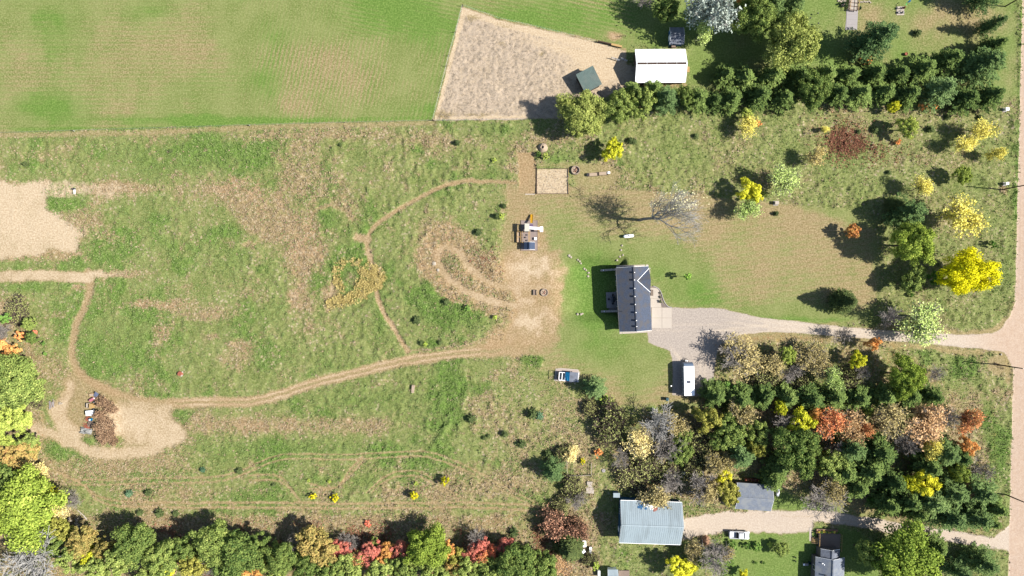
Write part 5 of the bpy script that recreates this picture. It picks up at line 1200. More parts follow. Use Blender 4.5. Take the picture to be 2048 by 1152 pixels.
def bottom_house():
    x, y = P(1660, 1182, 3.4)
    t = gable('house', 'grey-roofed house cut by the bottom edge beside the dirt driveway', (x, y, 0), math.radians(88), 16.0, 7.2, 2.9, 4.6, M_GREYW, M_SHING2, .3)
    x, y = P(1661, 1111, 3.0)
    g = gable('house_wing', 'narrower grey-roofed wing at the top end of the bottom house', (x, y, 0), math.radians(88), 2.9, 4.7, 2.8, 3.9, M_GREYW, M_SHING3, .15)
    MB().box((4.0, 1.6, 4.1), (.3, .45, .3)).build('roof_vent', M_BLACK, t)
    for a, b in ((6.8, 2.2), (6.5, 1.7)): MB().box((a, b, 3.75), (.22, .3, .12)).build('skylight', M_WHITE, t)
    for xx in (-5, -2, 1.5, 5): wall_window(t, (xx, 3.3, 1.6), (1.2, .08, 1.2))
    x, y = P(1659, 1084, .8); d = thing('deck', 'wooden deck with planters at the top of the bottom house', 'deck', (x, y), math.radians(-2))
    for k in range(20): MB().box((-2.6 + .275 * k, 0, .62), (.25, 4.2, .05)).build('plank', M_WOOD, d)
    MB().box((0, 0, .28), (5.4, 4.1, .58)).build('frame', M_DARKW, d)
    for xx in (-2.75, 2.75):
        MB().box((xx, 0, 1.5), (.09, 4.2, .07)).build('handrail', M_TIMBER, d)
        for k in range(5): MB().box((xx, -2 + k, 1.05), (.09, .09, .9)).build('post', M_TIMBER, d)
    x, y = P(1655, 1063.5, .7); p = thing('planter', 'long wooden planter of yellow and green plants along the deck', 'planter', (x, y), math.radians(-2))
    for yy in (-.55, .55): MB().box((0, yy, .35), (5.4, .08, .7)).build('side_board', M_WOOD, p)
    MB().box((0, 0, .3), (5.3, 1.0, .6)).build('soil', M_SOIL, p)
    for k in range(8):
        me, c = round_crown(400 + k, .36, .7, 8, 18, .09, .2); me.materials.clear(); me.materials.append(leafmat('planter_leaves_' + ('gold', 'green')[k % 2], *(((180, 170, 40), (226, 210, 70)) if k % 2 == 0 else ((80, 120, 40), (140, 170, 60)))))
        o = bpy.data.objects.new('plant', me); COL.objects.link(o); o.parent = p; o.location = (-2.3 + .66 * k, R_.uniform(-.2, .2), .55)
    x, y = P(1630.5, 1082, .6); s = thing('stairs', 'short wooden stairs on the left of the deck', 'stairs', (x, y), math.radians(-2))
    for k in range(5): MB().box((-.6 + .3 * k, 0, .1 + .12 * k), (.27, 1.3, .05)).build('tread', M_TIMBER, s)
    for yy in (-.7, .7): MB().tube((-.8, yy, .05), (.7, yy, .6), .06, .06, 4).build('stringer', M_WOOD, s)
    w = MB(); w.prism([P(*q) for q in ((1618.5, 1055), (1623, 1055), (1624, 1082), (1618.5, 1082))][::-1], -.1, .06); w.build('footpath', M_CONC, None, kind='structure')
    for k, (px_, py_, lb, m) in enumerate(((1612, 1128, 'pale blue barbecue in the shade left of the bottom house', M_CONC2), (1619.5, 1126, 'small round dark bin in the shade left of the bottom house', M_TEALP))):
        x, y = P(px_, py_, .5); b = thing(('barbecue', 'bin')[k], lb, ('barbecue', 'bin')[k], (x, y), 0)
        if k == 0:
            MB().box((0, 0, .75), (.9, .55, .3)).build('firebox', m, b); MB().box((0, 0, .97), (.85, .5, .16), top=.8).build('lid', m, b)
            for sx in (-.35, .35): MB().box((sx, 0, .3), (.06, .45, .6)).build('leg', M_BLACK, b)
            MB().box((-.65, 0, .85), (.4, .45, .05)).build('side_shelf', M_WHITE, b)
        else: MB().lathe([(.24, 0), (.3, .75), (.27, .75), (.22, .1)], 14).build('barrel', m, b)
    for k, py_ in enumerate((1115, 1122.5)): small_plant(1591, py_, .3, .6, DARKLEAF, ('upper', 'lower')[k] + ' of two round dark pots on the lawn left of the bottom house')
bottom_house()
def corner_shed():
    x, y = P(1226, 1152, 2.4); t = gable('garden_shed', 'blue and white roofed shed on the bottom edge below the blue barn', (x, y, 0), 0, 2.4, 3.0, 2.2, 2.9, M_WHITE, M_BROOF, .15)
    x, y = P(1248, 1151, .5); d = thing('deck', 'brown wooden deck on the bottom edge beside the blue and white shed', 'deck', (x, y), 0)
    for k in range(9): MB().box((-1.2 + .3 * k, 0, .5), (.27, 2.6, .05)).build('plank', M_WOOD, d)
    MB().box((0, 0, .22), (2.6, 2.5, .46)).build('frame', M_DARKW, d)
    x, y = P(1197.5, 1146, .6); p = thing('cabinet', 'white upright cabinet on the bottom edge left of the corner shed', 'cabinet', (x, y), 0)
    MB().box((0, 0, .6), (.5, 1.6, 1.2)).build('body', M_WHITE, p); MB().box((0, 0, 1.22), (.56, 1.66, .04)).build('lid', M_WHITE, p)
corner_shed()

# ---- vehicles and tanks
def trailer():
    x0, y0 = P(1369.5, 733, 3.2); x1, y1 = P(1388, 790, 3.2)
    W = 2.45; L = 8.0; x, y = (x0 + x1) / 2 - .02, (y0 + y1) / 2 + .3
    t = thing('travel_trailer', 'long white travel trailer with grey front cap parked on the gravel yard', 'trailer', (x, y), math.radians(1.2))
    # side profile in (y,z): front at +y
    prof = [(-L / 2 + .1, .55), (L / 2 - .35, .55), (L / 2 + .05, 1.1), (L / 2 + .02, 1.9), (L / 2 - .25, 2.6), (L / 2 - .75, 3.05), (-L / 2 + .1, 3.1), (-L / 2, 2.9), (-L / 2, .75)]
    b = MB(); k = len(prof)
    for xx in (-W / 2, W / 2): b.v += [(xx, q, zz) for q, zz in prof]
    b.f += [tuple(range(k)), tuple(reversed(range(k, 2 * k)))] + [(i + k, (i + 1) % k + k, (i + 1) % k, i) for i in range(k)]
    b.build('body', mat('trailer_siding', alb(172, 178, 190), .5, .05, 1), t)
    r = MB().box((0, -.35, 3.13), (W + .04, L - .75, .1)).build('roof', M_WROOF, t)
    fc = MB(); 
    for (a, c) in (((L / 2 + .06, 1.9), (L / 2 - .22, 2.62)), ((L / 2 - .22, 2.62), (L / 2 - .74, 3.085))): fc.face([(-W / 2 + .1, a[0] + .01, a[1] + .02), (W / 2 - .1, a[0] + .01, a[1] + .02), (W / 2 - .1, c[0] + .01, c[1] + .02), (-W / 2 + .1, c[0] + .01, c[1] + .02)])
    fc.build('front_cap', mat('front_cap_grey', alb(140, 160, 186), .35, .08, 1), t)
    MB().box((0, L / 2 + .02, 1.55), (1.6, .1, .6)).build('front_window', M_GLASS, t)
    MB().box((-.05, -.6, 3.33), (.75, .62, .3), top=.85).build('air_conditioner', mat('ac_cover', alb(84, 84, 100), .6), t)
    for yy in (1.1, 2.05): MB().box((-.1, yy, 3.21), (.32, .32, .08)).build('roof_vent', M_WHITE, t)
    MB().tube((.65, -.1, 3.17), (.65, -.1, 3.32), .09, .09, 8).build('pipe_vent', M_BLACK, t)
    for yy in (-3, -1.2, 2.4): wall_window(t, (-W / 2, yy, 1.9), (.06, 1.0, .7))
    wall_window(t, (W / 2, 1.5, 1.9), (.06, 1.2, .7)); wall_door(t, (W / 2, -.4, 1.6), (.06, .75, 1.9)); MB().box((-W / 2 - .06, .4, 2.85), (.12, 4.6, .12)).build('awning', M_CONC2, t)
    for sx in (-1, 1):
        for yy in (-.95, -.1):
            w = MB().tube((sx * (W / 2 - .28), yy, .36), (sx * (W / 2 - .02), yy, .36), .36, .36, 16).build('wheel', M_RUBBER, t); MB().tube((sx * (W / 2 - .03), yy, .36), (sx * (W / 2), yy, .36), .18, .18, 10).build('rim', M_GALV, w)
    MB().tube((-.8, L / 2 - .2, .5), (0, L / 2 + 1.0, .5), .05, .05, 6).tube((.8, L / 2 - .2, .5), (0, L / 2 + 1.0, .5), .05, .05, 6).tube((0, L / 2 + .9, 0), (0, L / 2 + .9, .8), .05, .05, 6).build('hitch', M_BLACK, t)
    for sx in (-.2, .2): MB().lathe([(.15, .5), (.16, .6), (.16, .95), (.06, 1.05)], 12, (sx, L / 2 + .35, 0)).build('gas_bottle', M_WHITE, t)
    for sx in (-.9, .9):
        for yy in (-L / 2 + .5, L / 2 - .8): MB().tube((sx, yy, -.02), (sx, yy, .6), .04, .04, 6).build('stabiliser_jack', M_BLACK, t)
trailer()
def hookup():
    x, y = P(1342, 771.5, .8); t = thing('hookup_post', 'small white-topped hookup post in the trailer shadow', 'post', (x, y), 0)
    MB().box((0, 0, .5), (.12, .12, 1.0)).build('post', M_WOOD, t); MB().box((0, 0, 1.05), (.28, .28, .2)).build('box', M_WHITE, t)
    x, y = P(1334.5, 798.5, .8); b = thing('rubbish_bin', 'dark teal wheeled bin below the white trailer', 'bin', (x, y), 0)
    MB().box((0, 0, .5), (.62, .7, .95), top=1.12).build('body', M_TEALP, b); MB().box((0, 0, 1.02), (.74, .84, .1), top=.9).build('lid', M_TEALP, b)
    for sx in (-.25, .25): MB().tube((sx - .04, .33, .1), (sx + .04, .33, .1), .1, .1, 10).build('wheel', M_RUBBER, b)
hookup()
def pickup():
    x, y = P(1478.5, 1069.8, 1.0); t = thing('pickup_truck', 'silver pickup truck parked on the grass beside the dirt driveway', 'truck', (x, y), math.radians(-2))
    L, W = 4.9, 1.82
    # side profile (x,z), nose at +x
    prof = [(-L / 2, .5), (-L / 2, .98), (-.62, 1.02), (1.05, 1.04), (2.1, .95), (2.4, .78), (2.45, .5)]
    def shell(prof, w, taper, name, m, par=t, z0=None):
        mb = MB(); k = len(prof)
        for s_ in (-1, 1):
            for a, zz in prof: mb.v.append((a, s_ * w / 2 * (1 - taper * max(0, zz - .95)), zz))
        mb.f += [tuple(reversed(range(k))), tuple(range(k, 2 * k))] + [(i, (i + 1) % k, (i + 1) % k + k, i + k) for i in range(k)]
        return mb.build(name, m, par)
    body = MB(); k = len(prof); ring = [(1, 1.0)]
    for w, zs in ((W / 2, 0), (W / 2 - .1, .0)): pass
    shell([(-.55, .5), (-.55, 1.0), (1.05, 1.04), (1.9, .98), (2.3, .86), (2.45, .7), (2.45, .5)], W, .3, 'body', M_SILVER)
    # bed: floor, sides, tailgate
    bed = MB().box((-1.5, 0, .6), (1.9, W - .1, .12)); 
    for s_ in (-1, 1): bed.box((-1.5, s_ * (W / 2 - .06), .76), (1.9, .12, .5))
    bed.build('bed', mat('bed_grey', (.38, .39, .41, 1), .6, .08, 2), t); MB().box((-L / 2 + .03, 0, .76), (.08, W - .02, .5)).build('tailgate', M_SILVER, t)
    cab = [(-.55, .98), (-.36, 1.52), (-.2, 1.6), (.62, 1.6), (.78, 1.54), (1.3, 1.02)]
    shell(cab, W - .14, .34, 'cab', M_SILVER)
    MB().face([(.84, -.66, 1.535), (1.33, -.74, 1.05), (1.33, .74, 1.05), (.84, .66, 1.535)]).build('windscreen', M_GLASS, t)
    MB().face([(-.59, .68, 1.02), (-.59, -.68, 1.02), (-.40, -.6, 1.5), (-.40, .6, 1.5)]).build('rear_window', M_GLASS, t)
    MB().box((-.72, 0, 1.03), (.34, W - .3, .1)).build('toolbox', M_BLACK, t)
    for s_ in (-1, 1):
        MB().face([(-.3, s_ * .80, 1.08), (1.05, s_ * .80, 1.08), (.62, s_ * .70, 1.5), (-.22, s_ * .70, 1.5)][::s_]).build('side_window', M_GLASS, t)
        MB().box((1.0, s_ * (W / 2 + .08), 1.12), (.14, .22, .16)).build('mirror', M_BLACK, t); MB().box((2.42, s_ * .68, .74), (.08, .3, .14)).build('headlight', M_WHITE, t); MB().box((-L / 2 - .01, s_ * .82, .82), (.06, .12, .26)).build('tail_light', M_RED, t)
        for xx in (-1.5, 1.55):
            w = MB().tube((xx, s_ * (W / 2 - .2), .35), (xx, s_ * (W / 2 + .01), .35), .35, .35, 16).build('wheel', M_RUBBER, t); MB().tube((xx, s_ * (W / 2), .35), (xx, s_ * (W / 2 + .025), .35), .2, .2, 10).build('rim', M_GALV, w)
    MB().box((2.48, 0, .52), (.1, W - .1, .16)).build('bumper', M_GALV, t); MB().box((-L / 2 - .06, 0, .5), (.1, W - .2, .14)).build('bumper', M_GALV, t); MB().box((2.455, 0, .72), (.03, 1.0, .16)).build('grille', M_BLACK, t)
pickup()
def tank(px, py, L, r, rot, label):
    x, y = P(px, py, 1.0); t = thing('propane_tank', label, 'tank', (x, y), rot, 'white propane tanks')
    p = [(.0, -L / 2), (r * .6, -L / 2 + .12), (r, -L / 2 + r * .8), (r, L / 2 - r * .8), (r * .6, L / 2 - .12), (.0, L / 2)]
    mb = MB().lathe(p, 16); mb.v = [(z_, y_, x_ + .4 + r) for x_, y_, z_ in mb.v]; mb.f = [f[::-1] for f in mb.f]
    mb.build('tank', M_WHITE, t, smooth=True)
    MB().lathe([(.16, .4 + 2 * r - .03), (.18, .4 + 2 * r + .14), (.0, .4 + 2 * r + .2)], 12).build('valve_dome', M_CONC2, t)
    for xx in (-L * .28, L * .28): MB().box((xx, 0, .24), (.2, r * 1.3, .5)).build('leg', M_BLACK, t)
tank(1257.5, 472, 2.7, .42, math.radians(6), 'white propane tank lying alone on the lawn above the house')
tank(1556, 983, 2.5, .42, math.radians(88), 'white propane tank standing on end-on grass right of the grey garage')

# ---- play area
def play():
    x, y = P(1058.5, 471, .1); t = thing('play_pad', 'square grey timber-edged pad under the play set', 'play pad', (x, y), 0)
    MB().box((0, 0, .03), (4.0, 7.4, .12)).build('mulch', mat('grey_mulch', alb(176, 158, 150), .95, .12, 5, .3), t)
    for xx in (-2.05, 2.05): MB().box((xx, 0, .06), (.14, 7.5, .2)).build('edging_board', M_WOOD, t)
    for yy in (-3.75, 3.75): MB().box((0, yy, .06), (4.2, .14, .2)).build('edging_board', M_WOOD, t)
    def at(px, py, h=0): q = P(px, py, h); return q[0], q[1]
    x, y = P(1058, 455, 1.5); s = thing('play_set', 'wooden play set with white roof and yellow slide', 'play set', (x, y), 0)
    L_ = lambda px, py, h: (P(px, py, h)[0] - x, P(px, py, h)[1] - y)
    cx, cy = L_(1054, 455, 2.9)
    MB().box((cx, cy, 2.9), (1.15, 1.9, .1)).build('roof', mat('cream_roof', alb(236, 232, 214), .7, .05, 1), s)
    for a in (-.5, .5):
        for b in (-.85, .85): MB().box((cx + a, cy + b, 1.4), (.1, .1, 2.9)).build('post', M_TIMBER, s)
    MB().box((cx, cy, 1.35), (1.1, 1.8, .08)).build('platform', M_TIMBER, s)
    ax, ay = L_(1059, 452, 2.5); bx, by = L_(1083, 458.5, 2.3)
    MB().box(((ax + bx) / 2, (ay + by) / 2 - .15, 2.4), (bx - ax + .3, .62, .1), rz=-.06).build('white_canopy', M_WHITE, s)
    ex, ey = L_(1083, 458.5, 2.2); MB().box((ex, ey, 2.2), (.75, 1.3, .1)).build('white_canopy', M_WHITE, s)
    for q in ((-.3, -.5), (.3, -.5), (.3, .5)): MB().box((ex + q[0], ey + q[1], 1.05), (.1, .1, 2.25)).build('post', M_TIMBER, s)
    gx_, gy_ = L_(1062, 452, 1.2); MB().box((gx_, gy_, 1.3), (1.0, .9, .08)).build('platform', mat('purple_grey_boards', alb(128, 108, 140), .8, .15, 5), s)
    sx, sy = L_(1063, 446, 1.3); tx, ty = L_(1063.5, 429, .1)
    sl = MB(); a = Vector((sx, sy, 1.45)); b = Vector((tx, ty, .25)); sl.face([a + Vector((-.26, 0, 0)), b + Vector((-.26, 0, 0)), b + Vector((.26, 0, 0)), a + Vector((.26, 0, 0))]); sl.face([a + Vector((.26, 0, -.06)), b + Vector((.26, 0, -.06)), b + Vector((-.26, 0, -.06)), a + Vector((-.26, 0, -.06))])
    for e in (-.27, .27): sl.tube(a + Vector((e, 0, .08)), b + Vector((e, 0, .08)), .06, .06, 6)
    sl.build('slide', M_YEL, s)
    # climbing beam with rungs
    x0, y0 = L_(1058, 463, 2.2); x1, y1 = L_(1059, 484, 2.2)
    for e in (-.16, .16): MB().box(((x0 + x1) / 2 + e, (y0 + y1) / 2, 2.2), (.09, abs(y1 - y0), .12)).build('beam', M_TIMBER, s)
    for k in range(8): MB().box(((x0 + x1) / 2, y0 + (y1 - y0) * (k + .5) / 8, 2.2), (.3, .06, .06)).build('rung', M_YEL, s)
    for yy in (y0, y1): MB().box(((x0 + x1) / 2, yy, 1.05), (.12, .12, 2.3)).build('post', M_TIMBER, s)
    # frame leaning out on the left
    fx0, fy0 = L_(1034, 463, .4); fx1, fy1 = L_(1041, 485, .4)
    for xx in (fx0, fx1): MB().box((xx, (fy0 + fy1) / 2, .45), (.12, abs(fy1 - fy0), .5)).build('sandbox_side', M_TIMBER, s)
    for yy in (fy0, (fy0 + fy1) / 2, fy1): MB().box(((fx0 + fx1) / 2, yy, .45), (abs(fx1 - fx0), .12, .5)).build('sandbox_side', M_TIMBER, s)
    MB().box(((fx0 + fx1) / 2, (fy0 + fy1) / 2, .3), (abs(fx1 - fx0) - .12, abs(fy1 - fy0) - .1, .1)).build('sand', M_STRAW, s)
    # swing frame, its shadow falls on the grass to the left
    wx, wy = L_(1044, 474, 2.4)
    MB().tube((wx, wy + 1.35, 2.4), (wx, wy - 1.35, 2.4), .06, .06, 6).build('swing_beam', M_TIMBER, s)
    for yy in (-1.3, 1.3):
        for e in (-.7, .7): MB().tube((wx, wy + yy, 2.4), (wx + e, wy + yy, 0), .05, .05, 6).build('swing_leg', M_TIMBER, s)
    for yy in (-.6, 0, .6):
        sw = MB().box((wx + .05, wy + yy, .55), (.22, .45, .04)).build('swing_seat', M_BLACK, s)
        MB().tube((wx, wy + yy - .2, 2.4), (wx + .05, wy + yy - .2, .55), .015, .015, 4).tube((wx, wy + yy + .2, 2.4), (wx + .05, wy + yy + .2, .55), .015, .015, 4).build('chain', M_GALV, sw)
    x, y = P(1059, 491.5, 2.0); h = gable('playhouse', 'small playhouse with navy blue roof at the lower end of the play set', (x, y, 0), PI / 2, 1.75, 2.7, 1.7, 2.5, M_WHITE, M_NAVY, .12, None, None, .06)
    wall_door(h, (-.76, 0, .6), (.05, .7, 1.2), M_TIMBER)
    x, y = P(1071, 477.5, .6); b = thing('picnic_table', 'small white-topped table on the grey play pad', 'table', (x, y), 0)
    MB().box((0, 0, .62), (.62, .62, .06)).build('tabletop', M_WHITE, b)
    for a in (-.24, .24):
        for c in (-.24, .24): MB().box((a, c, .3), (.06, .06, .6)).build('leg', M_BLACK, b)
    for k, (px_, py_, lb) in enumerate(((1051, 475, 'left'), (1054, 470, 'upper'), (1054, 481, 'lower'))):
        x, y = P(px_, py_, .2); q = thing('toy_bucket', f'{lb} of three tiny dark buckets on the grey play pad', 'bucket', (x, y, .09), 0, 'dark buckets on the play pad')
        MB().lathe([(.13, 0), (.18, .3), (.15, .3), (.1, .04)], 10).build('pail', M_BLACK, q); MB().box((0, 0, .33), (.3, .03, .02)).build('handle', M_GALV, q)
play()
def ring(px, py, r, h, label, name='fire_pit', logs=True):
    x, y = P(px, py, h); t = thing(name, label, 'fire pit', (x, y), 0, 'round block rings')
    n = 14
    for k in range(n):
        a0, a1 = 2 * PI * k / n + .02, 2 * PI * (k + 1) / n - .02
        pts = [(r * math.cos(a0), r * math.sin(a0)), (r * math.cos(a1), r * math.sin(a1)), (r * .78 * math.cos(a1), r * .78 * math.sin(a1)), (r * .78 * math.cos(a0), r * .78 * math.sin(a0))]
        MB().prism(pts, -.1, h + .02 * (k % 3)).build('block', M_RING, t)
    MB().lathe([(r * .77, .0), (r * .77, h * .35), (0, h * .4)], 14).build('ash', M_ASH if not logs else M_STRAW, t)
    if logs:
        for k in range(5):
            a = k * 1.3; MB().tube((r * .5 * math.cos(a), r * .5 * math.sin(a), h * .55), (-r * .45 * math.cos(a + .3), -r * .45 * math.sin(a + .3), h * .62), .07, .06, 6).build('log', M_RED if k % 2 else M_WOOD, t)
ring(1151.5, 340, 1.12, .75, 'tall round block ring with red wood inside beside the vegetable plot')
ring(1089, 585, .98, .4, 'round pinkish block fire ring left of the house')
def benches():
    x, y = P(1069, 585, .4); t = thing('bench', 'square wooden bench left of the round fire ring', 'bench', (x, y), 0)
    for k in range(3): MB().box((-.22 + .26 * k, 0, .42), (.23, 1.35, .06)).build('slat', M_WOOD, t)
    MB().box((.62, 0, .62), (.07, 1.35, .5)).build('backrest', M_CONC, t)
    for yy in (-.55, .55): MB().box((.1, yy, .2), (.9, .1, .4)).build('leg', M_DARKW, t)
    for k, (px_, py_, L, lb) in enumerate(((1186.5, 349, 2.5, 'left one of two low wooden raised beds'), (1206.5, 347, 2.2, 'right one of two low wooden raised beds'))):
        x, y = P(px_, py_, .4); t = thing('raised_bed', lb + ' in a line below the yellow-green tree', 'raised bed', (x, y), math.radians(3), 'raised beds in a line')
        for yy in (-.38, .38): MB().box((0, yy, .25), (L, .07, .55)).build('side_board', M_WOOD, t)
        for xx in (-L / 2, L / 2): MB().box((xx, 0, .3), (.09, .84, .65)).build('end_board', M_DARKW, t)
        MB().box((0, 0, .2), (L - .1, .7, .4)).build('soil', M_STRAW, t)
    x, y = P(1176, 349.5, .4); t = thing('water_tub', 'dark square tub at the left end of the raised beds', 'tub', (x, y), 0)
    MB().box((0, 0, .3), (.62, .62, .6), top=1.1).build('tub', M_BLACK, t); MB().box((0, 0, .58), (.55, .55, .03)).build('water', M_GLASS, t)
    x, y = P(1217, 345.5, .4); t = thing('potting_bench', 'small white bench at the right end of the raised beds', 'bench', (x, y), 0)
    MB().box((0, 0, .55), (.75, .55, .05)).build('top', M_WHITE, t)
    for a in (-.3, .3): MB().box((a, 0, .27), (.06, .5, .54)).build('leg', M_WOOD, t)
benches()
def cone():
    x, y = P(1086, 295.5, .4); t = thing('straw_mound', 'pale cone-shaped straw mound with a dark round hollow', 'mound', (x, y), 0)
    mb = MB(); rr = random.Random(2); prof = [(1.2, -.1), (1.05, .15), (.75, .5), (.5, .8), (.42, .86), (.36, .7), (.3, .35), (0, .3)]
    mb.lathe(prof, 18); mb.v = [(a * rr.uniform(.94, 1.06) - .25 * max(0, c), b * rr.uniform(.94, 1.06), c) for a, b, c in mb.v]
    mb.build('straw', M_STRAW, t); MB().lathe([(.34, .45), (0, .46)], 14, (-.25, 0, 0)).build('hollow', M_BLACK, t)  # flat black disc painted in as the shade inside the opening
cone()
def garden():
    x, y = P(1104.5, 362.5); t = thing('garden_fence', 'low thin fence round the square bare vegetable plot', 'fence', (x, y, 0), 0)
    c = [P(*p) for p in ((1073.5, 337.5), (1136.5, 337.5), (1137, 387.5), (1072.5, 387.5))]; c = [(a - x, b - y) for a, b in c]
    for i in range(4):
        a, b = c[i], c[(i + 1) % 4]
        MB().tube((*a, .28), (*b, .28), .04, .04, 5).build('rail', M_DARKW if i != 1 else M_TIMBER, t)
        MB().box(((a[0] + b[0]) / 2, (a[1] + b[1]) / 2, .06), (abs(b[0] - a[0]) + .12, abs(b[1] - a[1]) + .12, .2)).build('timber_edge', M_WOOD if i in (1, 2) else M_DARKW, t)
        for k in range(3):
            q = (a[0] + (b[0] - a[0]) * k / 3, a[1] + (b[1] - a[1]) * k / 3); MB().box((*q, .35), (.08, .08, .9)).build('post', M_DARKW, t)
    x0, y0 = P(1060, 388.5); 
    t = thing('plank', 'pale board lying at the lower left corner of the vegetable plot', 'board', (x0, y0), 0); MB().box((0, 0, .08), (2.4, .22, .06)).build('board', M_CONC, t)
garden()
def coop():
    x, y = P(1135, 752, 1.0); t = thing('play_shed', 'small bright blue shed with grey roof and white-framed dark panes on a pale pad', 'shed', (x, y), math.radians(-4))
    pad = [(-3.2, -1.55), (2.6, -1.75), (3.1, -1.2), (3.15, .9), (2.6, 1.7), (-1.6, 1.75), (-3.0, 1.5)]
    MB().prism(pad, -.1, .06).build('pad', M_CONC, t); MB().prism([(a * .93, b * .9) for a, b in pad], .05, .10).build('pad_floor', mat('pale_pad', alb(214, 196, 184), .95, .08, 3), t)
    MB().box((1.05, -.1, .8), (2.3, 1.95, 1.6)).build('wall', M_BLUE, t)
    r = MB(); slab(r, (.45, -1.25, 1.75), (2.55, -1.25, 1.75), (2.55, 1.15, 1.95), (.45, 1.15, 1.95), .08); r.build('roof', M_SHING3, t)
    b = MB(); slab(b, (-.55, -1.1, 1.25), (.44, -1.1, 1.8), (.44, 1.0, 1.95), (-.55, 1.0, 1.4), .06); b.build('blue_roof', M_BLUE, t)
    MB().box((2.6, -.05, 1.65), (.1, 2.4, .2)).build('trim', M_WHITE, t)
    for xx in (-2.1, -1.35, -.6): MB().box((xx, -.15, 1.15), (.14, 1.95, .1)).build('frame_bar', M_WHITE, t)
    for yy in (-1.1, .8): MB().box((-1.35, yy, 1.15), (1.6, .14, .1)).build('frame_bar', M_WHITE, t)
    for xx in (-1.72, -.98): MB().box((xx, -.15, 1.12), (.62, 1.75, .05)).build('pane', M_GLASS, t)
    MB().box((-1.3, .92, .6), (1.5, .06, 1.1)).build('wall', M_NAVY, t); MB().box((-1.3, -1.05, .55), (1.5, .06, 1.0)).build('wall', M_CONC2, t)
    for yy in (-1.2, .95): MB().box((-2.3, yy, 1.15), (.09, .09, 2.3)).build('post', M_DARKW, t)
    MB().box((-2.3, -.12, 2.3), (.09, 2.3, .09)).build('beam', M_DARKW, t); MB().box((-2.3, -.12, 1.2), (.07, 2.2, .07)).build('beam', M_DARKW, t)
    MB().box((-2.3, -.7, 1.15), (.07, .07, 2.3)).build('post', M_DARKW, t); MB().tube((-2.0, -1.4, .9), (-1.6, -2.1, .05), .04, .04, 5).build('prop', M_DARKW, t)
coop()

